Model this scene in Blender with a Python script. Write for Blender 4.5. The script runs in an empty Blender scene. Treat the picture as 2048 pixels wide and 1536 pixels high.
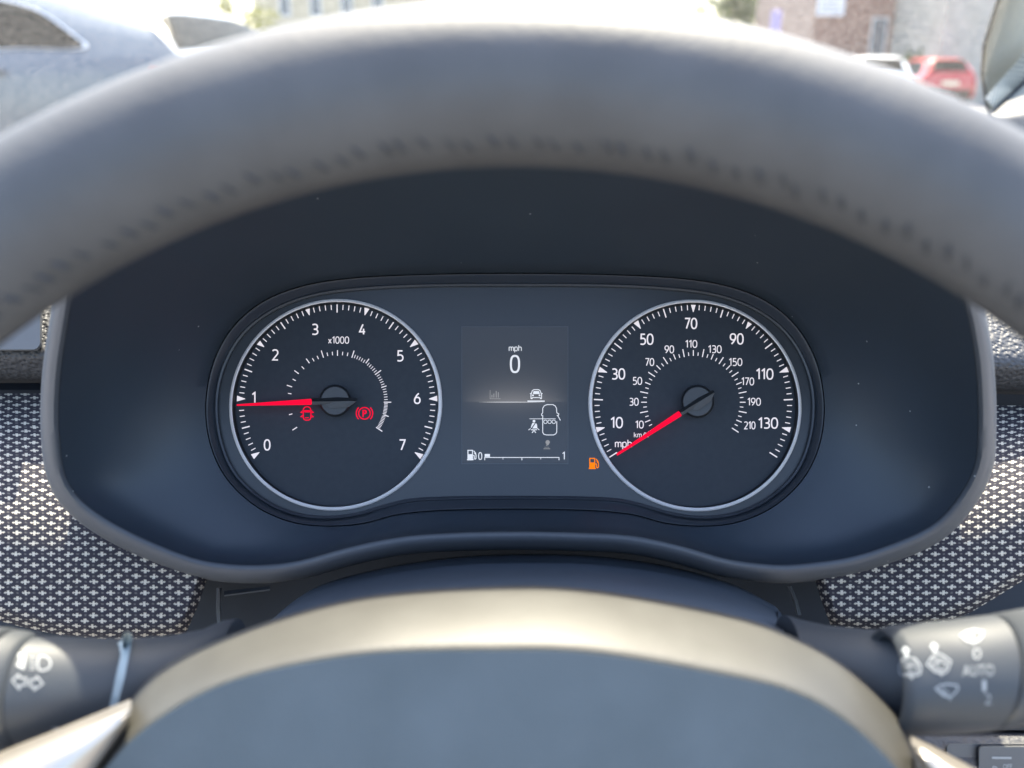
import bpy, bmesh, math, random
import numpy as np
from mathutils import Vector, Matrix, Euler
from mathutils.bvhtree import BVHTree

random.seed(7)
R = math.radians
sc = bpy.context.scene
COL = sc.collection

# ------------------------------------------------------------------ camera, sky, sun, exposure
PITCH = R(19.5)
CAM = Vector((0.0, 0.0, 1.15))
FPX = 1774.0                      # focal length in photograph pixels (2048 wide)
FOCUS = 0.362
RIGHT = Vector((1, 0, 0))
FWD = Vector((0, math.cos(PITCH), -math.sin(PITCH)))
UP = Vector((0, math.sin(PITCH), math.cos(PITCH)))

cam_d = bpy.data.cameras.new('Camera')
cam = bpy.data.objects.new('Camera', cam_d)
COL.objects.link(cam)
cam.location = CAM
cam.rotation_euler = Euler((R(90) - PITCH, 0, 0))
cam_d.sensor_width = 36.0
cam_d.lens = 36.0 * FPX / 2048.0
cam_d.clip_start = 0.01
cam_d.clip_end = 600.0
cam_d.dof.use_dof = True
cam_d.dof.focus_distance = FOCUS
cam_d.dof.aperture_fstop = cam_d.lens / 3.6      # 3.6 mm pupil
sc.camera = cam

SUN_EL, SUN_AZ = R(60), R(7.5)
w = bpy.data.worlds.new('World')
sc.world = w
w.use_nodes = True
nt = w.node_tree
nt.nodes.clear()
sky = nt.nodes.new('ShaderNodeTexSky')
sky.sky_type = 'NISHITA'
sky.sun_disc = False
sky.sun_elevation = SUN_EL
sky.sun_rotation = SUN_AZ
sky.dust_density = 3.5
bg = nt.nodes.new('ShaderNodeBackground')
bg.inputs['Strength'].default_value = 0.15
wo = nt.nodes.new('ShaderNodeOutputWorld')
nt.links.new(sky.outputs[0], bg.inputs[0])
nt.links.new(bg.outputs[0], wo.inputs[0])

sun_d = bpy.data.lights.new('sun', 'SUN')
sun_d.energy = 3.4
sun_d.angle = R(0.5)
sun_d.color = (1.0, 0.89, 0.72)
sun = bpy.data.objects.new('sun', sun_d)
COL.objects.link(sun)
sdir = Vector((math.sin(SUN_AZ) * math.cos(SUN_EL), math.cos(SUN_AZ) * math.cos(SUN_EL), math.sin(SUN_EL)))
sun.rotation_euler = sdir.to_track_quat('Z', 'Y').to_euler()
sun.location = (0, 20, 30)

sc.view_settings.view_transform = 'Standard'
sc.view_settings.look = 'None'
sc.view_settings.gamma = 1.0
sc.view_settings.use_curve_mapping = False
sc.view_settings.exposure = 2.4
sc.cycles.max_bounces = 8
sc.cycles.transparent_max_bounces = 16
sc.cycles.use_denoising = True
sc.cycles.sample_clamp_indirect = 6.0
sc.cycles.caustics_reflective = False
sc.cycles.caustics_refractive = False

# ------------------------------------------------------------------ geometry helpers
def pray(px, py):
    return (float((px - 1024.0) / FPX), float((768.0 - py) / FPX))

def P(px, py, d):
    """point seen at photo pixel (px,py) at depth d along the view axis"""
    a, b = pray(px, py); d = float(d)
    return CAM + d * (FWD + a * RIGHT + b * UP)

def W(px, py, Y):
    """point seen at photo pixel (px,py) at world distance Y ahead"""
    a, b = pray(px, py)
    r = FWD + a * RIGHT + b * UP
    return CAM + r * (float(Y) / r.y)

def C2W(c):
    return CAM + float(c[0]) * RIGHT + float(c[1]) * UP - float(c[2]) * FWD   # c = right, up, back

ORG = {}
def empty(name, loc, rz=0.0):
    o = bpy.data.objects.new(name, None)
    o.empty_display_size = 0.02
    COL.objects.link(o)
    o.location = loc
    o.rotation_euler = (0, 0, rz)
    ORG[o] = Vector(loc)
    return o

def tag(o, label=None, cat=None, group=None, kind=None):
    if label: o['label'] = label
    if cat: o['category'] = cat
    if group: o['group'] = group
    if kind: o['kind'] = kind
    return o

class MB:
    def __init__(s):
        s.v = []; s.f = []; s.m = []; s.uv = []
    def add(s, verts, faces, mi=0, uv=None):
        n = len(s.v)
        s.v += [Vector(p) for p in verts]
        s.uv += (uv if uv else [(0, 0)] * len(verts))
        for f in faces:
            s.f.append([i + n for i in f]); s.m.append(mi)
        return s
    def grid(s, rows, closed=False, mi=0, uvrows=None):
        nr, nc = len(rows), len(rows[0])
        verts = [p for r in rows for p in r]
        uv = [p for r in uvrows for p in r] if uvrows else None
        fs = []
        for i in range(nr - 1):
            for j in range(nc if closed else nc - 1):
                k = (j + 1) % nc
                fs.append((i * nc + j, i * nc + k, (i + 1) * nc + k, (i + 1) * nc + j))
        return s.add(verts, fs, mi, uv)
    def cap(s, ring, mi=0):
        return s.add(ring, [tuple(range(len(ring)))], mi)
    def box(s, lo, hi, mi=0):
        x0, y0, z0 = lo; x1, y1, z1 = hi
        v = [(x0,y0,z0),(x1,y0,z0),(x1,y1,z0),(x0,y1,z0),(x0,y0,z1),(x1,y0,z1),(x1,y1,z1),(x0,y1,z1)]
        return s.add(v, [(0,3,2,1),(4,5,6,7),(0,1,5,4),(1,2,6,5),(2,3,7,6),(3,0,4,7)], mi)
    def build(s, name, mats, parent=None, smooth=True, local=False, angle=38, fix=False, origin=None):
        me = bpy.data.meshes.new(name)
        if local:
            o0 = Vector((0, 0, 0))
        elif parent is not None:
            o0 = ORG[parent]
        elif origin is not None:
            o0 = Vector(origin)
        else:
            o0 = Vector((sum(p.x for p in s.v) / len(s.v), sum(p.y for p in s.v) / len(s.v), min(p.z for p in s.v)))
        me.from_pydata([tuple(p - o0) for p in s.v], [], s.f)
        if not isinstance(mats, (list, tuple)): mats = [mats]
        for m in mats: me.materials.append(m)
        me.polygons.foreach_set('material_index', s.m)
        uvl = me.uv_layers.new(name='UVMap')
        idx = np.zeros(len(me.loops), dtype=np.int32)
        me.loops.foreach_get('vertex_index', idx)
        uva = np.array(s.uv, dtype=np.float32).reshape(-1, 2)[idx]
        uvl.data.foreach_set('uv', uva.ravel())
        if fix:
            bm = bmesh.new(); bm.from_mesh(me)
            bmesh.ops.remove_doubles(bm, verts=bm.verts, dist=1e-6)
            bmesh.ops.recalc_face_normals(bm, faces=bm.faces)
            bm.to_mesh(me); bm.free()
        if smooth:
            me.shade_smooth()
            me.set_sharp_from_angle(angle=R(angle))
        o = bpy.data.objects.new(name, me)
        COL.objects.link(o)
        if parent is not None:
            o.parent = parent
        elif not local:
            o.location = o0
        ORG[o] = o0 if parent is None else ORG[parent]
        return o

def catmull(pts, n=12, closed=False):
    pts = [np.array(p, float) for p in pts]
    N = len(pts); out = []
    segs = N if closed else N - 1
    for i in range(segs):
        p1 = pts[i]; p2 = pts[(i + 1) % N]
        p0 = pts[(i - 1) % N] if (closed or i > 0) else 2 * p1 - p2
        p3 = pts[(i + 2) % N] if (closed or i + 2 < N) else 2 * p2 - p1
        for k in range(n):
            t = k / n
            out.append(0.5 * (2 * p1 + (p2 - p0) * t + (2 * p0 - 5 * p1 + 4 * p2 - p3) * t * t + (3 * p1 - p0 - 3 * p2 + p3) * t ** 3))
    if not closed: out.append(pts[-1])
    return np.array(out)

def polar_contour(pts, c, n=288):
    """closed control points -> n points at equal angles about c (pixels)"""
    d = catmull(pts, 16, True)
    ang = np.arctan2(-(d[:, 1] - c[1]), d[:, 0] - c[0])
    rad = np.hypot(d[:, 0] - c[0], d[:, 1] - c[1])
    o = np.argsort(ang); ang = ang[o]; rad = rad[o]
    th = np.linspace(-math.pi, math.pi, n, endpoint=False)
    r = np.interp(th, np.concatenate([ang - 2 * math.pi, ang, ang + 2 * math.pi]), np.tile(rad, 3))
    return np.stack([c[0] + r * np.cos(th), c[1] - r * np.sin(th)], 1)

def offset_contour(c, d):
    t = np.roll(c, -1, 0) - np.roll(c, 1, 0)
    t /= np.linalg.norm(t, axis=1)[:, None]
    nrm = np.stack([-t[:, 1], t[:, 0]], 1)
    ctr = c.mean(0)
    if ((c - ctr) * nrm).sum() < 0: nrm = -nrm
    return c + nrm * d

def ribbon(pts, wd, closed=False):
    """stroke of width wd round a 2-D polyline -> (verts, quads)"""
    p = np.array(pts, float); n = len(p)
    L = []; Rr = []
    for i in range(n):
        a = p[(i - 1) % n] if (closed or i > 0) else p[i]
        b = p[(i + 1) % n] if (closed or i < n - 1) else p[i]
        d1 = p[i] - a; d2 = b - p[i]
        if np.linalg.norm(d1) < 1e-9: d1 = d2
        if np.linalg.norm(d2) < 1e-9: d2 = d1
        d1 = d1 / np.linalg.norm(d1); d2 = d2 / np.linalg.norm(d2)
        t = d1 + d2
        if np.linalg.norm(t) < 1e-6: t = d2
        t = t / np.linalg.norm(t)
        nn = np.array([-t[1], t[0]])
        k = max(0.5, abs(np.dot(nn, np.array([-d1[1], d1[0]]))))
        L.append(p[i] + nn * wd / 2 / k); Rr.append(p[i] - nn * wd / 2 / k)
    v = L + Rr
    f = [(i, (i + 1) % n, n + (i + 1) % n, n + i) for i in range(n if closed else n - 1)]
    return v, f

def circ(cx, cy, r, n=28, a0=0, a1=360, ry=None):
    ry = ry or r
    full = abs(a1 - a0) >= 360
    m = n if full else n + 1
    return [(cx + r * math.cos(R(a0 + (a1 - a0) * i / n)), cy - ry * math.sin(R(a0 + (a1 - a0) * i / n))) for i in range(m)]

def rrect(x0, y0, x1, y1, r, n=5):
    o = []
    for cx, cy, s in ((x1 - r, y0 + r, 90), (x0 + r, y0 + r, 180), (x0 + r, y1 - r, 270), (x1 - r, y1 - r, 0)):
        for i in range(n + 1):
            a = R(s + (90) * i / n) if s != 90 else R(0 + 90 * i / n)
            o.append((cx, cy, a))
    res = []
    quads = [(x1 - r, y0 + r, 0), (x0 + r, y0 + r, 90), (x0 + r, y1 - r, 180), (x1 - r, y1 - r, 270)]
    for cx, cy, s in quads:
        for i in range(n + 1):
            a = R(s + 90 * i / n)
            res.append((cx + r * math.cos(a), cy - r * math.sin(a)))
    return res

def text2d(s, spacing=1.0, thick=0.0):
    """2-D mesh of a word, normalised to its own bounding box: verts in 0..1 x 0..1 (y up), faces"""
    cu = bpy.data.curves.new('lettering', 'FONT')
    cu.body = s; cu.resolution_u = 6; cu.offset = thick; cu.space_character = spacing
    o = bpy.data.objects.new('lettering', cu)
    COL.objects.link(o)
    dg = bpy.context.evaluated_depsgraph_get()
    me = o.evaluated_get(dg).to_mesh()
    v = np.array([(q.co.x, q.co.y) for q in me.vertices]); f = [tuple(q.vertices) for q in me.polygons]
    o.evaluated_get(dg).to_mesh_clear()
    bpy.data.objects.remove(o); bpy.data.curves.remove(cu)
    lo = v.min(0); hi = v.max(0)
    return (v - lo) / (hi - lo), f

# ------------------------------------------------------------------ materials
def mat(name, col, rough=0.5, metal=0.0, spec=0.5, coat=0.0, coat_r=0.1, emit=None, es=0.0):
    m = bpy.data.materials.new(name); m.use_nodes = True
    b = m.node_tree.nodes['Principled BSDF']
    b.inputs['Base Color'].default_value = (*col, 1)
    b.inputs['Roughness'].default_value = rough
    b.inputs['Metallic'].default_value = metal
    b.inputs['Specular IOR Level'].default_value = spec
    b.inputs['Coat Weight'].default_value = coat
    b.inputs['Coat Roughness'].default_value = coat_r
    if emit:
        b.inputs['Emission Color'].default_value = (*emit, 1)
        b.inputs['Emission Strength'].default_value = es
    return m

def N(m, t, **kw):
    n = m.node_tree.nodes.new(t)
    for k, v in kw.items():
        if k.startswith('i_'): n.inputs[k[2:].replace('_', ' ')].default_value = v
        else: setattr(n, k, v)
    return n
def L(m, a, b): m.node_tree.links.new(a, b)
def math_(m, op, a, b=None, c=None):
    n = m.node_tree.nodes.new('ShaderNodeMath'); n.operation = op
    for i, x in enumerate((a, b, c)):
        if x is None: continue
        if isinstance(x, (int, float)): n.inputs[i].default_value = x
        else: L(m, x, n.inputs[i])
    return n.outputs[0]
def bsdf(m): return m.node_tree.nodes['Principled BSDF']

def grain(m, scale, strength, dist=0.0005, kind='voronoi', detail=2.0):
    """moulded grain: a bump of cells or noise in object space"""
    tc = N(m, 'ShaderNodeTexCoord')
    if kind == 'voronoi':
        t = N(m, 'ShaderNodeTexVoronoi', feature='SMOOTH_F1'); t.inputs['Scale'].default_value = scale
        out = t.outputs['Distance']
    else:
        t = N(m, 'ShaderNodeTexNoise'); t.inputs['Scale'].default_value = scale; t.inputs['Detail'].default_value = detail
        out = t.outputs['Fac']
    L(m, tc.outputs['Object'], t.inputs['Vector'])
    b = N(m, 'ShaderNodeBump'); b.inputs['Strength'].default_value = strength; b.inputs['Distance'].default_value = dist
    L(m, out, b.inputs['Height']); L(m, b.outputs[0], bsdf(m).inputs['Normal'])
    return m

def mottle(m, scale, c0, c1, lo=0.35, hi=0.65, rough=None, detail=4.0):
    tc = N(m, 'ShaderNodeTexCoord'); t = N(m, 'ShaderNodeTexNoise')
    t.inputs['Scale'].default_value = scale; t.inputs['Detail'].default_value = detail
    L(m, tc.outputs['Object'], t.inputs['Vector'])
    r = N(m, 'ShaderNodeValToRGB'); r.color_ramp.elements[0].position = lo; r.color_ramp.elements[1].position = hi
    r.color_ramp.elements[0].color = (*c0, 1); r.color_ramp.elements[1].color = (*c1, 1)
    L(m, t.outputs['Fac'], r.inputs[0]); L(m, r.outputs[0], bsdf(m).inputs['Base Color'])
    if rough:
        mr = N(m, 'ShaderNodeMapRange'); mr.inputs['To Min'].default_value = rough[0]; mr.inputs['To Max'].default_value = rough[1]
        L(m, t.outputs['Fac'], mr.inputs['Value']); L(m, mr.outputs[0], bsdf(m).inputs['Roughness'])
    return m

def dusty(m, base, dust=(0.5, 0.5, 0.48), scale=150.0, thr=0.05, keep=0.84):
    """sparse pale dust specks lying on a plastic"""
    tc = N(m, 'ShaderNodeTexCoord'); v = N(m, 'ShaderNodeTexVoronoi'); v.inputs['Scale'].default_value = scale
    L(m, tc.outputs['Object'], v.inputs['Vector'])
    near = math_(m, 'LESS_THAN', v.outputs['Distance'], thr)
    sep = N(m, 'ShaderNodeSeparateColor'); L(m, v.outputs['Color'], sep.inputs[0])
    pick = math_(m, 'GREATER_THAN', sep.outputs[0], keep)
    fac = math_(m, 'MULTIPLY', near, pick)
    n = N(m, 'ShaderNodeTexNoise'); n.inputs['Scale'].default_value = 14; n.inputs['Detail'].default_value = 5
    L(m, tc.outputs['Object'], n.inputs['Vector'])
    film = N(m, 'ShaderNodeMix', data_type='RGBA'); film.inputs[6].default_value = (*base, 1)
    film.inputs[7].default_value = tuple(c * 1.7 for c in base) + (1,)
    L(m, n.outputs['Fac'], film.inputs[0])
    mx = N(m, 'ShaderNodeMix', data_type='RGBA'); L(m, fac, mx.inputs[0])
    L(m, film.outputs[2], mx.inputs[6]); mx.inputs[7].default_value = (*dust, 1)
    L(m, mx.outputs[2], bsdf(m).inputs['Base Color'])
    return m

M = {}
M['hood'] = grain(dusty(mat('hood_plastic', (.025, .034, .045), .45, spec=.55), (.025, .034, .045)), 2200, .10, .0003, 'noise')
M['lip'] = grain(dusty(mat('lip_plastic', (.060, .066, .074), .46), (.060, .066, .074), thr=.05), 2000, .12, .0003, 'noise')
M['panel'] = mat('cluster_panel', (.029, .032, .036), .36, spec=.5, coat=.12, coat_r=.2)
M['bezel'] = mat('bezel_plastic', (.034, .040, .050), .38, spec=.55)
M['dial'] = mottle(mat('dial_face', (.025, .030, .038), .55, spec=.35), 400, (.023, .028, .036), (.027, .032, .040))
M['chrome'] = mat('satin_ring', (.93, .87, .84), .40, metal=.0, spec=.8)
M['mark'] = mat('backlit_white', (.50, .47, .47), .6, spec=.2, emit=(1.0, .90, .91), es=.115)
M['needle'] = mat('lit_red_needle', (.25, .001, .010), .6, spec=.08, emit=(1.0, .0004, .036), es=.19)
M['warn_red'] = mat('lit_red_symbol', (.25, .001, .012), .6, spec=.08, emit=(1.0, .0006, .040), es=.18)
M['warn_orange'] = mat('lit_orange_symbol', (.3, .06, .002), .6, spec=.08, emit=(1.0, .22, .0015), es=.19)
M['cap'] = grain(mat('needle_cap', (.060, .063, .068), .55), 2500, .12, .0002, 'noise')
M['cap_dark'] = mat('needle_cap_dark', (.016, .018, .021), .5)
M['rim'] = grain(mottle(mat('rim_leather', (.078, .079, .080), .55, spec=.4), 55, (.070, .071, .072), (.086, .087, .088), rough=(.47, .58)), 900, .22, .0004)
M['stitch'] = mat('stitch_thread', (.054, .054, .056), .8)
M['hubface'] = grain(mottle(mat('hub_plastic', (.086, .107, .117), .58, spec=.45), 40, (.078, .098, .107), (.094, .116, .127)), 1400, .25, .0003)
M['hubband'] = grain(mottle(mat('hub_edge_plastic', (.060, .058, .050), .52, spec=.5), 60, (.054, .052, .045), (.066, .064, .056)), 1500, .22, .0003)
M['silver'] = mat('satin_silver', (.50, .46, .40), .36, metal=.8)
M['dash'] = grain(mat('dash_grain', (.052, .053, .056), .55, spec=.5), 620, .85, .0011)
M['dashsoft'] = grain(mat('dash_lower_grain', (.050, .050, .052), .6), 800, .5, .0008)
M['trim'] = grain(mat('trim_plate', (.12, .122, .122), .42), 3000, .12, .0002, 'noise')
M['dark'] = mat('dark_recess', (.014, .020, .030), .7)  # recess shade put into the colour; the pillar seal is truly dark
M['shroud'] = grain(dusty(mat('shroud_plastic', (.050, .062, .078), .5), (.050, .062, .078)), 1500, .15, .0003, 'noise')
M['stalk'] = grain(dusty(mat('stalk_plastic', (.037, .041, .045), .48, spec=.5), (.037, .041, .045), scale=300), 1600, .12, .0002, 'noise')
M['print'] = mat('printed_white', (.42, .43, .42), .7, spec=.1)
M['printgrey'] = mat('printed_pale_grey', (.40, .47, .48), .6)

# ------------------------------------------------------------------ cluster plane
TILT = R(7.0)
CO = np.array([(1030 - 1024) / FPX * .36, (768 - 808) / FPX * .36, -.36])
EX = np.array([1.0, 0, 0]); EY = np.array([0, math.cos(TILT), -math.sin(TILT)]); EN = np.array([0, math.sin(TILT), math.cos(TILT)])
def pc(px, py, h=0.0):
    """plane coordinates (u,v) of the photo pixel on the cluster plane raised by h"""
    a, b = pray(px, py); r = np.array([a, b, -1.0])
    o = CO + h * EN
    t = o.dot(EN) / r.dot(EN)
    q = r * t - o
    return q.dot(EX), q.dot(EY)
def lc(u, v, h=0.0):
    return C2W(CO + u * EX + v * EY + h * EN)
def pw(px, py, h=0.0):
    u, v = pc(px, py, h); return lc(u, v, h)

# ------------------------------------------------------------------ dashboard: hood, lip, panels
def mirror_pts(right, cx=1030):
    return right + [(2 * cx - x, y) for x, y in reversed(right) if abs(x - cx) > 1]
CTR = (1030, 830)
C0 = polar_contour(mirror_pts([(1030,573),(1200,574),(1330,580),(1430,593),(1510,622),(1572,670),(1610,735),(1624,805),(1616,880),(1588,945),(1535,995),(1475,1023),(1410,1032),(1345,1025),(1290,1009),(1235,997),(1150,993),(1030,992)]), CTR)
C2 = polar_contour(mirror_pts([(1030,547),(1200,549),(1350,556),(1450,571),(1530,601),(1592,652),(1632,722),(1648,805),(1640,885),(1608,955),(1550,1011),(1480,1043),(1410,1052),(1335,1047),(1270,1030),(1200,1022),(1120,1019),(1030,1018)]), CTR)
HIN = polar_contour([(1030,188),(1300,200),(1560,262),(1725,370),(1852,490),(1918,585),(1945,690),(1954,780),(1955,860),(1950,925),(1922,985),(1871,1043),(1800,1080),(1699,1113),(1598,1127),(1540,1128),(1450,1116),(1360,1090),(1260,1070),(1150,1064),(1030,1062),(900,1065),(800,1073),(700,1093),(600,1120),(520,1129),(430,1124),(353,1103),(242,1053),(167,1002),(131,948),(119,861),(121,760),(133,670),(152,560),(180,430),(285,300),(480,222),(760,195)], CTR)
def lipd(y): return .250 + max(0.0, y - 440) / 690 * .078

dash = empty('dashboard', P(1024, 1500, .42))
tag(dash, 'dark grained car dashboard with hooded binnacle and black and white woven cloth inserts', 'dashboard')

b = MB()
rows = []
base = [pw(x, y, .007) for x, y in offset_contour(C2, 1.5)]
rim_ = [P(x, y, lipd(y)) for x, y in HIN]
rows.append([pw(x, y, .0005) for x, y in offset_contour(C2, 1.0)])
rows.append(base)
K = 14
for k in range(1, K + 1):
    t = k / K
    e = t + .22 * math.sin(math.pi * t) * .5
    rr = []
    for p, q in zip(base, rim_):
        pos = p.lerp(q, t)
        # a gentle bell: the tunnel wall bows outwards
        ctr = (pw(*CTR, .0) ).lerp(P(*CTR, .28), t)
        rr.append(pos + (pos - ctr) * (.06 * math.sin(math.pi * t)))
    rows.append(rr)
b.grid(rows, closed=True)
hood = b.build('binnacle_hood', M['hood'], dash, angle=50)

b = MB(); rows = []
for off, dd in ((0, .0006), (4, -.0012), (11, -.0024), (20, -.0022), (29, -.0006), (35, .0030), (38, .010)):
    c = offset_contour(HIN, off)
    rows.append([P(x, y, lipd(min(max(y, 150), 1170)) + dd) for x, y in c])
last = rows[-1]
for s_ in (.3, 1.0):
    rows.append([p + Vector((0, .15 * s_, -.028 * s_ - (0.012 * s_ if p.z < 1.05 else 0))) for p in last])
b.grid(rows, closed=True)
b.build('hood_lip', M['lip'], hood, angle=60)

# --- woven cloth
def fabric_mat():
    m = mat('woven_cloth', (.5, .5, .5), .85, spec=.2)
    uv = N(m, 'ShaderNodeUVMap'); sep = N(m, 'ShaderNodeSeparateXYZ'); L(m, uv.outputs[0], sep.inputs[0])
    nz = N(m, 'ShaderNodeTexNoise'); nz.inputs['Scale'].default_value = .16; nz.inputs['Detail'].default_value = 3
    L(m, uv.outputs[0], nz.inputs['Vector'])
    nsep = N(m, 'ShaderNodeSeparateColor'); L(m, nz.outputs['Color'], nsep.inputs[0])
    n2 = N(m, 'ShaderNodeTexNoise'); n2.inputs['Scale'].default_value = .018; n2.inputs['Detail'].default_value = 2
    L(m, uv.outputs[0], n2.inputs['Vector'])
    n2s = N(m, 'ShaderNodeSeparateColor'); L(m, n2.outputs['Color'], n2s.inputs[0])
    def warp(base, a_, b_, ka, kb):
        t_ = math_(m, 'ADD', base, math_(m, 'MULTIPLY', math_(m, 'SUBTRACT', a_, .5), ka))
        return math_(m, 'ADD', t_, math_(m, 'MULTIPLY', math_(m, 'SUBTRACT', b_, .5), kb))
    u = warp(sep.outputs[0], nsep.outputs[0], n2s.outputs[0], 5.0, 12.0)
    v = warp(sep.outputs[1], nsep.outputs[1], n2s.outputs[1], 3.0, 5.0)
    PX, PY = 34.0, 11.2
    vy = math_(m, 'DIVIDE', v, PY)
    row = math_(m, 'FLOOR', vy)
    odd = math_(m, 'FLOORED_MODULO', row, 2.0)
    x = math_(m, 'SUBTRACT', math_(m, 'FRACT', math_(m, 'ADD', math_(m, 'DIVIDE', u, PX), math_(m, 'MULTIPLY', odd, .5))), .5)
    ax = math_(m, 'ABSOLUTE', math_(m, 'MULTIPLY', x, PX))
    ay = math_(m, 'ABSOLUTE', math_(m, 'MULTIPLY', math_(m, 'SUBTRACT', math_(m, 'FRACT', vy), .5), PY))
    def soft(val, edge, wd):
        mr = N(m, 'ShaderNodeMapRange', interpolation_type='SMOOTHSTEP')
        mr.inputs['From Min'].default_value = edge - wd; mr.inputs['From Max'].default_value = edge + wd
        mr.inputs['To Min'].default_value = 1; mr.inputs['To Max'].default_value = 0
        L(m, val, mr.inputs['Value']); return mr.outputs[0]
    arm = math_(m, 'MULTIPLY', soft(ax, 8.7, 1.2), soft(ay, 1.3, .8))
    post = math_(m, 'MULTIPLY', soft(ax, 2.6, 1.0), soft(ay, 4.8, .9))
    # knotted stitches inside the arm
    knot = math_(m, 'MULTIPLY', math_(m, 'MULTIPLY', soft(math_(m, 'ABSOLUTE', math_(m, 'SUBTRACT', ax, 6.0)), 1.0, .7), soft(ay, 2.4, .8)), .8)
    cross = math_(m, 'MAXIMUM', math_(m, 'MAXIMUM', arm, post), knot)
    dot = math_(m, 'MULTIPLY', math_(m, 'MULTIPLY', soft(ax, 99, 1), math_(m, 'SUBTRACT', 1.0, soft(ax, 14.6, 1.0))), soft(ay, 1.7, .8))
    dot = math_(m, 'MULTIPLY', dot, .16)
    fac = math_(m, 'MAXIMUM', cross, dot)
    fine = N(m, 'ShaderNodeTexNoise'); fine.inputs['Scale'].default_value = .55; fine.inputs['Detail'].default_value = 2
    L(m, uv.outputs[0], fine.inputs['Vector'])
    fac = math_(m, 'MULTIPLY', fac, math_(m, 'ADD', .45, math_(m, 'MULTIPLY', fine.outputs['Fac'], .95)))
    mx = N(m, 'ShaderNodeMix', data_type='RGBA', clamp_factor=True)
    L(m, fac, mx.inputs[0]); mx.inputs[6].default_value = (.036, .034, .043, 1); mx.inputs[7].default_value = (.64, .59, .49, 1)
    L(m, mx.outputs[2], bsdf(m).inputs['Base Color'])
    bp = N(m, 'ShaderNodeBump'); bp.inputs['Strength'].default_value = .5; bp.inputs['Distance'].default_value = .0008
    hgt = math_(m, 'ADD', fac, math_(m, 'MULTIPLY', fine.outputs['Fac'], .6))
    L(m, hgt, bp.inputs['Height']); L(m, bp.outputs[0], bsdf(m).inputs['Normal'])
    return m
M['cloth'] = fabric_mat()

def cloth(top, bottom, end_x, side):
    """top(x), bottom(x): pixel edges; end_x(t): inner end of the panel; side -1 left, +1 right"""
    b = MB(); rows = []; uvs = []
    nS, nT = 60, 48
    xo = -260 if side < 0 else 2310
    for j in range(nT + 1):
        t = j / nT; r = []; q = []
        for i in range(nS + 1):
            s_ = 1 - (1 - i / nS) ** 1.15
            x = xo + (end_x(t) - xo) * s_
            y = top(x) + (bottom(x) - top(x)) * t
            ex = max(0, (abs(x - xo) - abs(end_x(t) - xo) + 26) / 26)
            ey = max(0, (y - bottom(x) + 30) / 30)
            et = max(0, (top(x) + 14 - y) / 14)
            tt = max(0.0, 1 - t / .75)
            d = .334 + .045 * tt ** 2 + .007 * (ex ** 2 + ey ** 2)
            arc = 60 * 2.6 * (1 - tt ** 2.2)          # extra cloth length where it leans back
            r.append(P(x, y, d)); q.append((x + 9 * ex ** 2 * -side, y + arc * .62 + 10 * ey ** 2))
        rows.append(r); uvs.append(q)
    b.grid(rows, uvrows=uvs)
    return b
def interp(xs, ys): return lambda x: float(np.interp(x, xs, ys))
bl = cloth(lambda x: 789 - (x + 260) * .008, interp([-260,-100,0,60,120,200,290,350,385,420],[1180,1215,1242,1258,1270,1278,1280,1272,1262,1250]), interp([0,.35,.5,.61,.69,.745,.8,.9,1],[150,150,190,285,385,428,414,396,372]), -1)
bl.build('cloth_insert', M['cloth'], dash)
br = cloth(lambda x: 812 + (2310 - x) * -.004, interp([1600,1650,1700,1760,1830,1890,1940,1990,2048,2310],[1236,1250,1257,1260,1256,1245,1226,1196,1160,1010]), interp([0,.35,.5,.61,.69,.745,.82,.9,1],[1930,1930,1890,1795,1690,1622,1632,1644,1662]), 1)
br.build('cloth_insert', M['cloth'], dash)

# --- dash upper: top pad with rolled edge, seen beside the hood
def dash_edge(x0, x1, prof, n=24, jit=0):
    b = MB(); rows = []
    for y, d in prof:
        rows.append([P(x0 + (x1 - x0) * i / n, y + (jit * (i / n)), d) for i in range(n + 1)])
    b.grid(rows); return b
profL = [(560,.43),(590,.385),(610,.372),(640,.366),(700,.359),(713,.358),(722,.360),(740,.363),(753,.367),(760,.374),(764,.39),(770,.43)]
dash_edge(-420, 190, profL).build('dash_edge', M['dash'], dash, angle=80)
profR = [(560,.43),(590,.385),(625,.372),(660,.366),(700,.360),(728,.357),(738,.359),(756,.363),(770,.367),(778,.374),(783,.39),(790,.43)]
dash_edge(1870, 2500, profR, jit=14).build('dash_edge', M['dash'], dash, angle=80)
# backing sheet behind everything, with the recess shade put into its dark colour
b = MB()
b.grid([[P(x, y, d) for x in (-500, 200, 1024, 1850, 2560)] for y, d in ((600,.445),(780,.40),(1000,.395),(1250,.385),(1300,.385),(1500,.40),(2100,.42))])
b.build('dash_backing', M['dark'], dash)
# trim plate top left (closing panel set in the grain)
b = MB()
ring = rrect(-220, 470, 84, 702, 16, 6)
o_ = [P(x, y, .352 + (702 - y) * 3.5e-5) for x, y in ring]
i_ = [P(x, y, .3508 + (702 - y) * 3.5e-5) for x, y in rrect(-216, 474, 80, 699, 15, 6)]
bk = [P(x, y, .372) for x, y in ring]
b.grid([bk, o_, i_], closed=True); b.cap(i_)
b.build('trim_plate', M['trim'], dash, angle=30)
# long soft dash top running to the windscreen
b = MB(); rows = []
for t in np.linspace(0, 1, 12):
    r = []
    for x in np.linspace(-1.15, .62, 40):
        y = .40 + t * .62 - .10 * ((x + .28) / .9) ** 2 * t
        z = 1.025 + .05 * t + .055 * max(0, (x - .30) / .25) ** 1.3 * t
        r.append(Vector((x, y, z)))
    rows.append(r)
b.grid(rows)
dtop = b.build('dash_top', M['dash'], dash)

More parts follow.
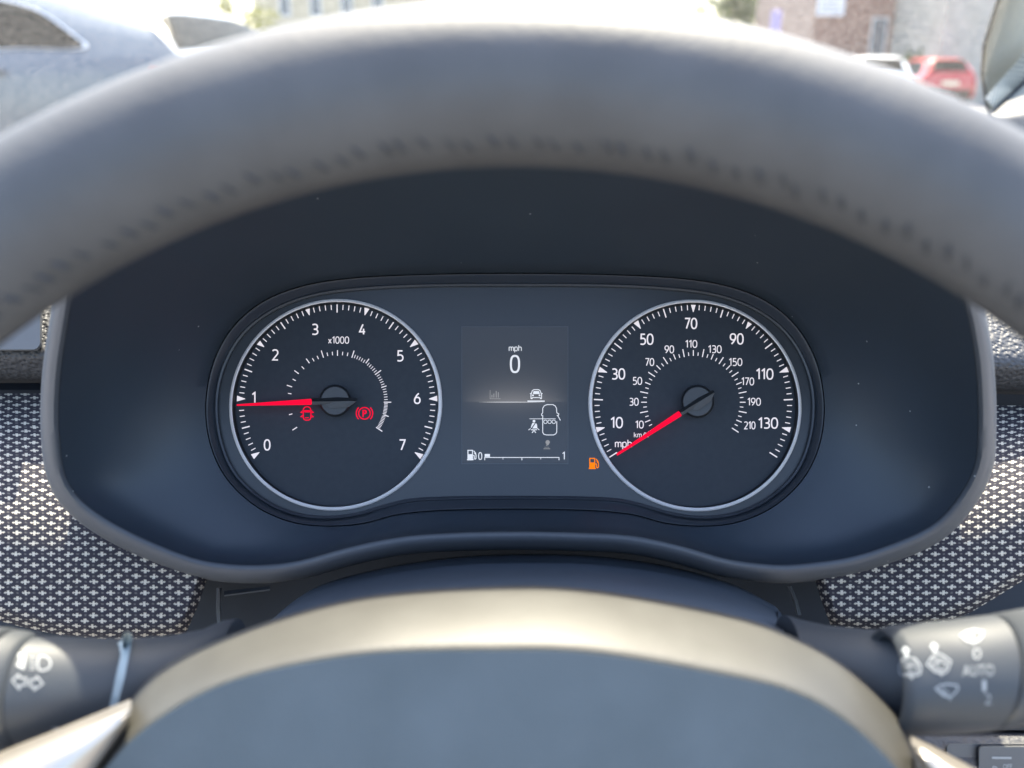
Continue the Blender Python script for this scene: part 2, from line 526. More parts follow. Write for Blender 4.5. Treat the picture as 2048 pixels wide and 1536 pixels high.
# outer end of the dash top, catching the sun below the pillar
b = MB(); rows = []
for k, d in ((0, .93), (.12, .89), (.3, .86), (.6, .80), (1.0, .72)):
    rows.append([P(1940 + 330 * i / 12 , (262 - 52 * (i / 12) * 2.4) + 190 * k - (30 if k == 0 else 0), d) for i in range(13)])
b.grid(rows); b.build('dash_end', M['dash'], dash, angle=80)

# vertical moulding seams in the recesses either side of the column
for pts in ([(438,1176),(437,1215),(440,1262)], [(1578,1172),(1590,1200),(1598,1230)]):
    b = MB(); rows = []
    for x, y in pts: rows.append([P(x - 5, y, .372), P(x - 2, y, .369), P(x + 2, y, .369), P(x + 5, y, .372)])
    b.grid(rows); b.build('seam_rib', M['shroud'], dash)
b = MB()
b.grid([[P(448,1182,.37), P(540,1172,.37)], [P(448,1190,.368), P(540,1178,.368)], [P(448,1193,.372), P(540,1181,.372)]]); b.build('seam_rib', M['shroud'], dash)

# --- lower right: knee panel with a switch
b = MB()
b.grid([[P(x, y + (x - 1850) * .02, d) for x in np.linspace(1720, 2500, 20)] for y, d in ((1380,.345),(1400,.318),(1425,.305),(1440,.303),(1446,.308),(1449,.335))])
b.build('knee_pad', M['dashsoft'], dash, angle=80)
b = MB()
b.grid([[P(x, y + (x - 1850) * .012, d) for x in np.linspace(1720, 2500, 20)] for y, d in ((1458,.345),(1462,.308),(1467,.303),(1478,.300),(1700,.285),(1900,.29))])
knee = b.build('switch_panel', M['dashsoft'], dash, angle=80)
b = MB()
def flatplate(b, ring, ring2, d0, d1):
    A = [P(x, y, d0) for x, y in ring]; B = [P(x, y, d1) for x, y in ring2]
    b.grid([A, B], closed=True); b.cap(B)
flatplate(b, rrect(1892,1486,2300,1800,6), rrect(1894,1488,2298,1798,6), .301, .2975)
plate = b.build('switch_plate', M['trim'], dash, angle=25)
b = MB()
flatplate(b, rrect(1953,1489,2110,1640,8), rrect(1953,1489,2110,1640,8), .2974, .2971)
b.build('switch_gap_shade', M['dark'], plate)  # dark sheet standing in for the shade round the button edge
b = MB()
flatplate(b, rrect(1956,1491.5,2107,1637,8), rrect(1958,1493.5,2105,1635,8), .2970, .2955)
btn = b.build('switch_button', M['trim'], plate, angle=25)
DB = .2953
b = MB()
for pts, wd in (([(1984,1515.5),(2023,1516)], 4.2),):
    v, f = ribbon(pts, wd); b.add([P(x, y, DB) for x, y in v], f)
tv, tf = text2d('OFF', 1.05, .012)
b.add([P(2006 + x * 18, 1538 - y * 10, DB) for x, y in tv], tf)
for pts in ([(1986,1533),(1986,1549)], [(1986,1533),(1992,1534),(1996,1541),(1992,1548),(1986,1549)], [(1997,1541),(2004,1541)]):
    v, f = ribbon(pts, 2.4); b.add([P(x, y, DB) for x, y in v], f)
b.build('switch_marking', M['print'], btn)

# ------------------------------------------------------------------ instrument cluster
clu = empty('instrument_cluster', pw(1030, 1040, 0))
tag(clu, 'lit instrument cluster with two round dials and a small screen under the hood', 'instrument cluster')

TC, SC = (672.0, 806.8), (1389.3, 808.2)     # ring centres
RR = 212.0
def plane_circle(cpx, r_m, h, n=120, cu=None):
    u0, v0 = cu
    return [(u0 + r_m * math.cos(2 * math.pi * i / n), v0 + r_m * math.sin(2 * math.pi * i / n)) for i in range(n)]
PXM = .36 / FPX                              # metres per photo pixel on the cluster
cuT = pc(*TC, .0); cuS = pc(*SC, .0)
# face panel with two round openings
bm = bmesh.new(); edges = []
def loop(pts):
    vs = [bm.verts.new(lc(u, v, 0) - ORG[clu]) for u, v in pts]
    for i in range(len(vs)): edges.append(bm.edges.new((vs[i], vs[(i + 1) % len(vs)])))
loop([pc(x, y, 0) for x, y in C0])
for cu in (cuT, cuS): loop(plane_circle(None, 206 * PXM, 0, 120, cu))
bmesh.ops.triangle_fill(bm, use_beauty=True, edges=edges)
me = bpy.data.meshes.new('face_panel'); bm.to_mesh(me); bm.free()
me.materials.append(M['panel'])
fp = bpy.data.objects.new('face_panel', me); COL.objects.link(fp); fp.parent = clu; ORG[fp] = ORG[clu]
# bezel
b = MB(); rows = []
for c, off, h in ((C0, -1, -.0005), (C0, 1, .0016), (C0, 5, .0020), (C0, 8, .0012), (None, .42, .0016), (None, .80, .0048), (None, .96, .0052), (C2, .5, .0040), (C2, 2.5, .0004)):
    cc = offset_contour(c, off) if c is not None else C0 + (C2 - C0) * off
    rows.append([pw(x, y, h) for x, y in cc])
b.grid(rows, closed=True)
b.build('bezel', M['bezel'], clu, angle=60)

HF = -.0012         # dial faces sit a little behind the panel
HMK = HF + .00012
def px_poly(b, verts, faces, h, mi=0):
    b.add([pw(x, y, h) for x, y in verts], faces, mi)

def make_dial(name, cu, cpx):
    b = MB(); pts = plane_circle(None, 206.5 * PXM, 0, 120, cu)
    b.cap([lc(u, v, HF) for u, v in pts])
    face = b.build(name, M['dial'], clu, smooth=False)
    b = MB(); rows = []
    for r, h in ((212.8, -.0002), (212.4, .0008), (211.2, .0015), (207.2, .0019), (205.4, .0014)):
        rows.append([lc(cu[0] + r * PXM * math.cos(a), cu[1] + r * PXM * math.sin(a), h) for a in np.linspace(0, 2 * math.pi, 160, endpoint=False)])
    b.grid(rows, closed=True, mi=0)
    rows2 = [rows[-1]] + [[lc(cu[0] + r * PXM * math.cos(a), cu[1] + r * PXM * math.sin(a), h) for a in np.linspace(0, 2 * math.pi, 160, endpoint=False)] for r, h in ((204.2, .0008), (203, HF - .0002))]
    b.grid(rows2, closed=True, mi=1)  # dark wall: the shade inside the ring is put into its colour
    b.build('chrome_ring', [M['chrome'], M['cap_dark']], face, angle=60)
    return face
tacho = make_dial('tachometer', cuT, TC)
speedo = make_dial('speedometer', cuS, SC)

def radial_tick(b, c, ang, r0, r1, wd, tri=False):
    """tick from outer r0 to inner r1 (pixels) about pixel centre c at angle ang (deg)"""
    ca, sa = math.cos(R(ang)), math.sin(R(ang))
    d = np.array([ca, -sa]); n = np.array([sa, ca]); c = np.array(c)
    o = c + d * r0; i = c + d * r1
    if tri:
        px_poly(b, [o + n * wd / 2, o - n * wd / 2, i - n * .5, i + n * .5], [(0, 1, 2, 3)], HMK)
    else:
        px_poly(b, [o + n * wd / 2, o - n * wd / 2, i - n * wd / 2, i + n * wd / 2], [(0, 1, 2, 3)], HMK)

tT, tS = (674.2, 806.0), (1386.6, 807.6)
# tachometer scale
b = MB()
for k in range(71):
    ang = 212.4 - 244.8 * k / 70
    if k % 10 == 0: radial_tick(b, tT, ang, 200.5, 184, 11.5, True)
    elif k % 5 == 0: radial_tick(b, tT, ang, 197, 181, 2.3)
    else: radial_tick(b, tT, ang, 196.5, 186.5, 1.7)
tI = (675.0, 803.5)
inner = [(-32.2,'l'),(-15,'s'),(.5,'l'),(9.7,'s'),(18.1,'l'),(26.8,'s'),(35.9,'l'),(44.5,'s'),(54,'l'),(60,'s'),(66,'s'),(72.4,'x'),(78,'s'),(84,'s'),(90,'m'),(96,'s'),(102,'s'),(108,'x')]
def fill_(a, c, n, endk):
    return [(a + (c - a) * k / (n + 1), 's') for k in range(1, n + 1)] + [(c, endk)]
inner += fill_(108, 126.3, 5, 'l') + fill_(126.3, 144.2, 5, 'x') + fill_(144.2, 162, 5, 'm') + fill_(162, 180.5, 5, 'x') + fill_(180.5, 196, 8, 'l') + fill_(196, 213.5, 9, 'x')
for a, k in inner:
    r0 = {'s': 100.5, 'm': 103, 'l': 106.5, 'x': 107.5}[k]; r1 = {'s': 93.5, 'm': 92, 'l': 95.5, 'x': 92.5}[k]
    radial_tick(b, tI, 180 - a, r0, r1, (1.6 if a < 107 else 1.25) if k == 's' else 1.8)
b.build('scale_marks', M['mark'], tacho, smooth=False)
# speedometer scale
b = MB()
for k in range(71):
    mph = 2 * k; ang = 212.5 - 245 * k / 70
    if mph % 20 == 10: radial_tick(b, tS, ang, 201, 183.5, 11.5, True)
    elif mph % 20 == 0: radial_tick(b, tS, ang, 199, 181, 2.3)
    else: radial_tick(b, tS, ang, 197.5, 187.5, 1.7)
sI = (1386.7, 804.8)
for k in range(45):
    km = 5 * k; ang = 213.5 - 247 * k / 44
    if km % 20 == 0: radial_tick(b, sI, ang, 108.5, 92.5, 1.9)
    elif km % 10 == 0: radial_tick(b, sI, ang, 104.5, 93, 1.8)
    else: radial_tick(b, sI, ang, 100.5, 93.5, 1.6)
b.build('scale_marks', M['mark'], speedo, smooth=False)

def arc_(cx, cy, rx, ry, a0, a1, n=14):
    return [(cx + rx * math.copysign(abs(math.cos(R(a))) ** .82, math.cos(R(a))), cy + ry * math.copysign(abs(math.sin(R(a))) ** .88, math.sin(R(a)))) for a in np.linspace(a0, a1, n)]
GL = {   # narrow road-sign style figures as strokes in a box .56 wide, 1 high
 '0': (.56, [(arc_(.28, .5, .28, .5, 0, 345, 40), True)]),
 '1': (.30, [([(.0, .80), (.20, .98), (.24, 1.0), (.24, 0)], False)]),
 '2': (.52, [([(.0, .90)] + arc_(.23, .73, .27, .27, 112, -25, 14) + [(.02, .0), (.52, .0)], False)]),
 '3': (.50, [([(.02, .96)] + arc_(.20, .755, .27, .245, 90, -80, 12) + [(.14, .51)], False), ([(.14, .51)] + arc_(.20, .255, .30, .255, 80, -95, 14) + [(.0, .03)], False)]),
 '4': (.56, [([(.34, 1.0), (.0, .26), (.56, .26)], False), ([(.40, .56), (.40, 0)], False)]),
 '5': (.50, [([(.46, 1.0), (.08, 1.0), (.06, .56)] + arc_(.19, .30, .31, .30, 85, -95, 16) + [(.0, .03)], False)]),
 '6': (.54, [([(.42, 1.0), (.22, .80), (.06, .52), (.01, .32)], False), (arc_(.27, .30, .27, .30, 0, 345, 30), True)]),
 '7': (.50, [([(.0, 1.0), (.50, 1.0), (.46, .86), (.16, .0)], False)]),
 '9': (.54, [([(.12, .0), (.32, .20), (.48, .48), (.53, .68)], False), (arc_(.27, .70, .27, .30, 0, 345, 30), True)]),
 'x': (.44, [([(.0, .66), (.44, .0)], False), ([(.44, .66), (.0, .0)], False)]),
 'm': (.74, [([(.0, .68), (.0, 0)], False), ([(.0, .50)] + arc_(.19, .48, .18, .19, 140, 0, 9) + [(.37, 0)], False), ([(.37, .50)] + arc_(.56, .48, .18, .19, 140, 0, 9) + [(.74, 0)], False)]),
 'p': (.48, [([(.0, .68), (.0, -.26)], False), (arc_(.24, .34, .24, .34, 0, 345, 26), True)]),
 'h': (.46, [([(.0, 1.0), (.0, 0)], False), ([(.0, .46)] + arc_(.23, .44, .23, .23, 150, 0, 10) + [(.46, 0)], False)]),
 'k': (.44, [([(.0, 1.0), (.0, 0)], False), ([(.40, .68), (.02, .32)], False), ([(.16, .42), (.44, 0)], False)]),
 '/': (.40, [([(.0, -.12), (.40, 1.0)], False)]),
}
def put_text(b, s, cx, cy, wd, ht, h=HMK, sp=1.0, th=0.0, mi=0):
    """figures drawn in strokes; wd = full width of the word, ht = height of a capital, in photo pixels"""
    if any(c not in GL for c in s): return put_font(b, s, cx, cy, wd, ht, h, sp, max(th, .01), mi)
    sw = ht * (.122 if ht > 18 else .115) if s not in ('mph', 'km/h') else ht * .115
    gap = .20
    tot = sum(GL[c][0] for c in s) + gap * (len(s) - 1)
    kx = (wd - sw) / tot if len(s) > 1 or s not in '1' else ht - sw
    ky = ht - sw
    x = cx - tot * kx / 2; y0 = cy + ht / 2 - sw / 2
    for c in s:
        for pts, cl in GL[c][1]:
            v, f = ribbon([(x + px_ * kx, y0 - py_ * ky) for px_, py_ in pts], sw, cl); px_poly(b, v, f, h, mi)
        x += (GL[c][0] + gap) * kx
def put_font(b, s, cx, cy, wd, ht, h=HMK, sp=1.0, th=0.0, mi=0):
    v, f = text2d(s, sp, th)
    px_poly(b, [(cx - wd / 2 + x * wd, cy + ht / 2 - y * ht) for x, y in v], f, h, mi)
Z = 3.0712
def zt(x, y): return 420 + x / Z, 560 + y / Z
def zs(x, y): return 1140 + x / Z, 560 + y / Z
b = MB()
for s, x, y in (('0',351,1013),('1',270,722),('2',401,460),('3',645,303),('4',936,303),('5',1168,466),('6',1273,727),('7',1181,1013)):
    cx, cy = zt(x, y); put_text(b, s, cx, cy, 8.5 if s == '1' else 13.6, 22.8, th=.004)
cx, cy = zt(790, 369); put_text(b, 'x1000', cx, cy, 42, 14.5, th=.004)
b.build('numerals', M['mark'], tacho, smooth=False)
b = MB()
for s, x, y, wd in (('10',287,876,25),('30',297,577,27.5),('50',471,364,27.5),('70',742,267,26),('90',1024,362,28),('110',1196,578,35),('130',1217,879,40)):
    cx, cy = zs(x, y); put_text(b, s, cx, cy, wd, 22.8, th=.006)
for s, x, y, wd in (('10',427,888,17),('30',393,748,19),('50',414,620,19),('70',489,504,18.5),('90',610,426,19),('110',745,393,24),('130',890,425,27),('150',1017,504,27),('170',1092,623,25.5),('190',1131,748,27),('210',1104,893,23)):
    cx, cy = zs(x, y); put_text(b, s, cx, cy, wd, 15.8, th=.004)
cx, cy = zs(328, 1004); put_text(b, 'mph', cx, cy, 34, 16.5)
cx, cy = zs(437, 951); put_text(b, 'km/h', cx, cy, 29, 11)
b.build('numerals', M['mark'], speedo, smooth=False)

# needles and caps (raised above the faces)
HN = .0052
def plate(b, ring, h0, h1, mi=0, inset=0):
    A = [pw(x, y, h0) for x, y in ring]; c = np.array(ring).mean(0)
    B = [pw(*(np.array(p) + (c - np.array(p)) * inset), h1) for p in ring]
    b.grid([A, B], closed=True, mi=mi); b.cap(B, mi)
def needle(face, tip, end, wt, we, hubc, counter, hr):
    tip, end, hubc, counter = map(np.array, (tip, end, hubc, counter))
    d = (end - tip) / np.linalg.norm(end - tip); n = np.array([-d[1], d[0]])
    b = MB()
    ring = [tip + n * wt / 2, tip - n * wt / 2, end - n * we / 2, end + d * 2.5, end + n * we / 2]
    plate(b, ring, HN - .0009, HN, inset=.01)
    b.build('needle', M['needle'], face, smooth=False)
    # round cap
    b = MB(); rows = []
    for r, h in ((hr + 3.5, HF + .0003), (hr + 2.5, .0025), (hr, .0044), (hr - 1.2, .0047)):
        rows.append([pw(x, y, h) for x, y in circ(hubc[0], hubc[1], r, 64)])
    b.grid(rows[:3], closed=True, mi=1); b.grid(rows[2:], closed=True, mi=0); b.cap(rows[-1], 0)
    capo = b.build('needle_cap', [M['cap'], M['cap_dark']], face, angle=30)
    # blade that carries the needle: a dark facet above, a paler facet below with a stepped edge
    b = MB()
    e0 = end + d * 1.0
    L_ = np.linalg.norm(counter - e0)
    def at(s, o): return e0 + d * s * L_ - n * o     # o>0 = upper edge side
    return capo, at, we
def blade(capo, at, we, flip=1):
    b = MB()
    top = [at(0, we * .55), at(.55, we * .62), at(1.0, we * .25)]
    mid = [at(0, we * .05), at(.55, -we * .10), at(.97, -we * .22)]
    low = [at(.0, -we * .50), at(.28, -we * .55), at(.40, -we * 1.25), at(.80, -we * 1.15), at(.97, -we * .30)]
    H1, H2 = .0050, .0062
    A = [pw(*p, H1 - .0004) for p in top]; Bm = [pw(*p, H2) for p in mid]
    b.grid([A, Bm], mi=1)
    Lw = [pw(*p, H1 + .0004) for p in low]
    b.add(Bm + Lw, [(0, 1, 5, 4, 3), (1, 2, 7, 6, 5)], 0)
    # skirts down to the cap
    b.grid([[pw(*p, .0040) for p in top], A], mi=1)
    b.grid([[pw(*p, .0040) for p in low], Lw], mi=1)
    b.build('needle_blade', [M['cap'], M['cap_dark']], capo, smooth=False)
q = needle(tacho, (473.5, 810.2), (622.5, 803.6), 3.0, 12.0, (670.0, 801.5), (715, 799.0), 28.5)
blade(*q)
q = needle(speedo, (1233.5, 909.5), (1360, 827.0), 4.6, 11.5, (1395.5, 803.0), (1429, 781.5), 29.5)
blade(*q)

# ---- warning lights on the tachometer face
def strokes(b, items, h, mi=0):
    for pts, wd, closed in items:
        v, f = ribbon(pts, wd, closed); px_poly(b, v, f, h, mi)
def zz(lst): return [(560 + x / 8.533, 760 + y / 8.533) for x, y in lst]
b = MB()
body = zz([(398,520),(405,485),(430,462),(462,455),(495,462),(520,485),(527,520),(527,640),(515,668),(490,684),(435,684),(408,668),(398,640)])
strokes(b, [(body, 2.0, True), (zz([(405,560),(355,553),(392,520)]), 1.7, False), (zz([(405,630),(355,628),(390,598)]), 1.7, False), (zz([(522,560),(570,553),(532,520)]), 1.7, False), (zz([(522,630),(570,628),(535,598)]), 1.7, False), (zz([(425,645),(490,643)]), 1.8, False)], HMK)
px_poly(b, zz([(415,515),(510,515),(515,552),(412,552)]), [(0,1,2,3)], HMK)
b.build('door_warning_light', M['warn_red'], tacho, smooth=False)
b = MB()
strokes(b, [(circ(729, 826.6, 11.6, 36), 2.1, True), (circ(729, 826.6, 16.4, 20, 135, 225), 2.1, False), (circ(729, 826.6, 16.4, 20, -45, 45), 2.1, False)], HMK)
put_text(b, 'P', 729.3, 827, 8.6, 14.5, th=.02)
b.build('brake_warning_light', M['warn_red'], tacho, smooth=False)
# ---- orange fuel pump on the panel
b = MB(); HP = .00012
def pump(b, x0, y0, s, h):
    """pump symbol, x0,y0 top left, s = height"""
    T = lambda l: [(x0 + x * s, y0 + y * s) for x, y in l]
    px_poly(b, T([(.0,1),(.62,1),(.62,.90),(.0,.90)]), [(0,1,2,3)], h)
    px_poly(b, T([(.05,.90),(.57,.90),(.57,.42),(.05,.42)]), [(0,1,2,3)], h)
    strokes(b, [(T([(.09,.42),(.09,.06),(.53,.06),(.53,.42)]), .09 * s, False), (T([(.58,.55),(.68,.56),(.70,.85),(.78,.90),(.86,.82),(.86,.50),(.80,.30),(.64,.10)]), .08 * s, False)], h)
    px_poly(b, T([(.70,.26),(.86,.30),(.86,.46),(.72,.42)]), [(0,1,2,3)], h)
pump(b, 1177.5, 915.5, 22.5, HP)
b.build('fuel_warning_light', M['warn_orange'], clu, smooth=False)

# ---- centre screen
def screen_mat():
    m = mat('screen_display', (.025, .028, .032), .34, spec=.5, coat=.12, coat_r=.2)
    uv = N(m, 'ShaderNodeUVMap'); sep = N(m, 'ShaderNodeSeparateXYZ'); L(m, uv.outputs[0], sep.inputs[0])
    X, Y = sep.outputs[0], sep.outputs[1]     # photo-pixel units about the horizon line of the picture shown
    lat = math_(m, 'POWER', math_(m, 'MAXIMUM', math_(m, 'SUBTRACT', 1.0, math_(m, 'POWER', math_(m, 'DIVIDE', math_(m, 'ABSOLUTE', X), 112.0), 2.0)), 0.0), 1.3)
    up = math_(m, 'EXPONENT', math_(m, 'DIVIDE', math_(m, 'MINIMUM', math_(m, 'MULTIPLY', math_(m, 'ABSOLUTE', Y), -1.0), 0.0), 26.0))
    above = math_(m, 'LESS_THAN', Y, 0.0)
    dn = math_(m, 'EXPONENT', math_(m, 'DIVIDE', math_(m, 'MULTIPLY', math_(m, 'ABSOLUTE', Y), -1.0), 20.0))
    g = math_(m, 'ADD', math_(m, 'MULTIPLY', math_(m, 'MULTIPLY', up, above), .030), math_(m, 'MULTIPLY', math_(m, 'MULTIPLY', dn, math_(m, 'SUBTRACT', 1.0, above)), .012))
    e = math_(m, 'ADD', math_(m, 'MULTIPLY', g, lat), .002)
    bsdf(m).inputs['Emission Color'].default_value = (1.0, .93, .86, 1)
    L(m, e, bsdf(m).inputs['Emission Strength'])
    return m
M['screen'] = screen_mat()
M['screen_edge'] = mat('screen_edge', (.075, .080, .086), .4)
M['lcd'] = mat('lcd_white', (.5, .5, .5), .6, emit=(1, .96, .92), es=.10)
M['lcd_dim'] = mat('lcd_grey', (.2, .2, .2), .6, emit=(1, .96, .92), es=.085)
M['lcd_faint'] = mat('lcd_faint', (.1, .1, .1), .6, emit=(1, .96, .92), es=.045)
b = MB()
nx, ny = 6, 8
rows = []; uvr = []
for j in range(ny + 1):
    y = 654 + (927 - 654) * j / ny
    rows.append([pw(924 + (1135.5 - 924) * i / nx, y, .00025) for i in range(nx + 1)])
    uvr.append([(924 + (1135.5 - 924) * i / nx - 1030, y - 803.5) for i in range(nx + 1)])
b.grid(rows, uvrows=uvr)
scr = b.build('display_screen', M['screen'], clu, smooth=False)
b = MB(); v, f = ribbon([(923.5,653.5),(1136,653.5),(1136,927.5),(923.5,927.5)], 1.6, True); px_poly(b, v, f, .0003)
b.build('screen_border', M['screen_edge'], scr, smooth=False)
HS = .0005
ZC = 3.84
def zc(x, y): return 900 + x / ZC, 560 + y / ZC
def zcl(l): return [zc(x, y) for x, y in l]
b = MB()
cx, cy = zc(501, 522); put_text(b, 'mph', cx, cy, 26, 13, HS)
cx, cy = zc(499, 645)
strokes(b, [([(cx + 8.2 * math.copysign(abs(math.cos(a)) ** .75, math.cos(a)), cy - 16.2 * math.copysign(abs(math.sin(a)) ** .8, math.sin(a))) for a in np.linspace(0, 2 * math.pi, 48, endpoint=False)], 4.0, True)], HS)
b.build('speed_readout', M['lcd'], scr, smooth=False)
b = MB()
strokes(b, [(zcl([(308,845),(308,912),(388,912)]), 1.2, False)] + [(zcl([(x, 903), (x, t)]), 1.8, False) for x, t in ((322,882),(337,872),(355,852),(371,862))], HS)
b.build('chart_icon', M['lcd_faint'], scr, smooth=False)
b = MB()
strokes(b, [(zcl([(622,912),(622,880),(632,850),(645,842),(680,842),(692,850),(703,880),(703,912)]), 1.6, False), (zcl([(614,872),(628,872)]), 1.6, False), (zcl([(697,872),(711,872)]), 1.6, False), (zcl([(630,903),(695,903)]), 1.6, False)], HS)
px_poly(b, zcl([(636,876),(642,853),(683,853),(690,876)]), [(0,1,2,3)], HS)
for x in (637, 688): px_poly(b, circ(*zc(x, 886), 1.8, 12), [tuple(range(12))], HS)
for x in (628, 697): px_poly(b, zcl([(x-6,905),(x+6,905),(x+6,914),(x-6,914)]), [(0,1,2,3)], HS)
px_poly(b, zcl([(595,926),(727,926),(727,935),(595,935)]), [(0,1,2,3)], HS)
b.build('car_icon', M['lcd'], scr, smooth=False)
b = MB()   # fading line
xs = np.linspace(225, 725, 18)
for i in range(17):
    k = math.sin(math.pi * (i + .5) / 17) ** .7
    px_poly(b, [zc(xs[i], 938 - 3.2 * k), zc(xs[i + 1], 938 - 3.2 * k), zc(xs[i + 1], 938 + 3.2 * k), zc(xs[i], 938 + 3.2 * k)], [(0,1,2,3)], HS)
b.build('divider_line', M['lcd_dim'], scr, smooth=False)
b = MB()   # car seen from above with an open door, and belt symbols
strokes(b, [(zcl([(712,1020),(712,985),(725,965),(745,957),(790,957),(808,967),(818,985),(820,1020)]), 1.5, False),
            (zcl([(712,1020),(703,1030),(704,1040),(712,1040)]), 1.5, False), (zcl([(820,1020),(836,1028),(832,1040),(820,1040)]), 1.5, False),
            (zcl([(828,1042),(848,1078)]), 1.5, False), (zcl([(712,1040),(712,1170),(722,1185),(740,1190),(795,1190),(812,1182),(820,1168),(820,1085)]), 1.5, False),
            (zcl([(610,1066),(812,1066)]), 1.1, False)], HS)
for x in (733, 765, 797): strokes(b, [(circ(*zc(x, 1089), 3.5, 20), 1.2, True)], HS)
b.build('car_plan_icon', M['lcd'], scr, smooth=False)
b = MB()
px_poly(b, circ(*zc(645, 1084), 2.7, 16), [tuple(range(16))], HS)
px_poly(b, zcl([(632,1098),(652,1098),(624,1136),(620,1132)]), [(0,1,2,3)], HS)
px_poly(b, zcl([(660,1098),(668,1110),(671,1140),(632,1140)]), [(0,1,2,3)], HS)
strokes(b, [(zcl([(603,1152),(620,1140)]), 1.4, False), (zcl([(686,1152),(671,1140)]), 1.4, False), (zcl([(622,1150),(640,1150),(640,1162),(630,1174)]), 1.6, False), (zcl([(668,1150),(650,1150),(650,1162),(660,1174)]), 1.6, False)], HS)
b.build('seat_belt_icon', M['lcd'], scr, smooth=False)
b = MB()
px_poly(b, circ(*zc(750, 1246), 4.4, 18), [tuple(range(18))], HS)
strokes(b, [(zcl([(738,1270),(758,1262)]), 2.2, False), (zcl([(725,1284),(762,1284)]), .9, False), (zcl([(718,1296),(770,1296)]), 1.4, False)], HS)
b.build('service_icon', M['lcd_faint'], scr, smooth=False)
b = MB()
pump(b, 934, 899.5, 21, HS)
cx, cy = zc(232, 1352); put_text(b, '0', cx, cy, 8.2, 15.5, HS)
cx, cy = zc(873, 1350); put_text(b, '1', cx, cy, 5.4, 16, HS)
strokes(b, [(zcl([(267,1384),(267,1363),(837,1363),(837,1384)]), 1.5, False), (zcl([(407,1363),(407,1378)]), 1.0, False), (zcl([(552,1363),(552,1384)]), 1.4, False), (zcl([(697,1363),(697,1378)]), 1.0, False)], HS)
px_poly(b, zcl([(266,1336),(307,1336),(307,1358),(266,1358)]), [(0,1,2,3)], HS)
b.build('fuel_gauge', M['lcd'], scr, smooth=False)

# ------------------------------------------------------------------ steering column, stalks
colm = empty('steering_column', P(1020, 1500, .27))
tag(colm, 'dark plastic steering column cover rising behind the wheel hub', 'steering column')
b = MB(); rows = []
S0 = catmull([(548,1240),(575,1212),(640,1170),(760,1136),(900,1114),(1030,1107),(1180,1110),(1320,1128),(1450,1162),(1540,1205),(1562,1224)], 8)
S1 = catmull([(428,1345),(455,1305),(560,1250),(720,1215),(880,1196),(1030,1190),(1190,1194),(1350,1214),(1500,1248),(1556,1268),(1570,1290)], 8)
def mid(t): return S0 + (S1 - S0) * t
for t, d, dy in ((-.02,.345,10),(0,.342,1),(.05,.338,0),(.10,.334,4),(.16,.332,4),(.5,.29,0),(1.0,.245,0),(1.6,.235,40)):
    rows.append([P(x, y + dy, d) for x, y in mid(t)])
b.grid(rows)
b.build('column_cover', M['shroud'], colm, angle=60)
# end faces, turned down towards the stalks
b = MB()
b.grid([[P(1556,1222,.335), P(1562,1226,.334), P(1564,1232,.335)], [P(1556,1268,.245), P(1571,1274,.244), P(1574,1285,.246)], [P(1560,1420,.245), P(1573,1420,.245), P(1578,1420,.25)]])
b.build('cover_end', M['shroud'], colm)
# lower half of the column, hidden behind the hub from here
b = MB(); rows = []
for d in (.34, .245):
    rows.append([P(1020 + 480 * math.sin(a) * (.21 / d) ** .3, 1420 - 140 * math.cos(a) + (40 if d > .3 else 120), d + .004) for a in np.linspace(-2.6, 2.6, 30)])
b.grid(rows); b.build('column_lower_cover', M['shroud'], colm)

def barrel(sections, n=56):
    """sections: (px, py, depth, radius_px, lean_px) -> rings of a turned body; axis runs across the picture"""
    rows = []
    for px, py, d, r, lean in sections:
        rm = r * d / FPX
        c = P(px, py, d)
        ring = []
        for a in np.linspace(0, 2 * math.pi, n, endpoint=False):
            off = UP * (rm * math.cos(a)) - FWD * (rm * math.sin(a)) + RIGHT * (lean * d / FPX * -math.cos(a))
            ring.append(c + off)
        rows.append(ring)
    return rows
def bvh_of(rows_list):
    vs = []; fs = []
    for rows in rows_list:
        n0 = len(vs); nc = len(rows[0])
        for r in rows: vs += r
        for i in range(len(rows) - 1):
            for j in range(nc):
                k = (j + 1) % nc
                fs.append((n0 + i * nc + j, n0 + i * nc + k, n0 + (i + 1) * nc + k, n0 + (i + 1) * nc + j))
    return BVHTree.FromPolygons(vs, fs)
def printer(bvh, lift=.00025):
    def tr(x, y):
        a, bb = pray(x, y); d = (FWD + a * RIGHT + bb * UP).normalized()
        h = bvh.ray_cast(CAM, d)
        if h[0] is None: return P(x, y, .22)
        return h[0] - d * lift
    return tr
def dens(pts, closed=False, step=4.0):
    out = []; n = len(pts)
    for i in range(n if closed else n - 1):
        p = np.array(pts[i], float); q = np.array(pts[(i + 1) % n], float)
        k = max(1, int(np.linalg.norm(q - p) / step))
        for j in range(k): out.append(p + (q - p) * j / k)
    if not closed: out.append(np.array(pts[-1], float))
    return out
def pstroke(b, tr, pts, wd, closed=False):
    v, f = ribbon(dens(pts, closed), wd * .78, closed); b.add([tr(*p) for p in v], f)
def pfill(b, tr, pts):
    c = np.array(pts, float).mean(0); ring = dens(pts, True)
    rows = [[tr(*(c + (np.array(p) - c) * s_)) for p in ring] for s_ in (1, .66, .33)]
    b.grid(rows, closed=True); n = len(ring)
    b.add(rows[-1] + [tr(*c)], [(i, (i + 1) % n, n) for i in range(n)])
def ptext(b, tr, s, cx, cy, wd, ht, th=.01, skew=0.0):
    v, f = text2d(s, 1.05, th); b.add([tr(cx - wd / 2 + x * wd, cy + ht / 2 - y * ht + skew * (x - .5) * wd) for x, y in v], f)

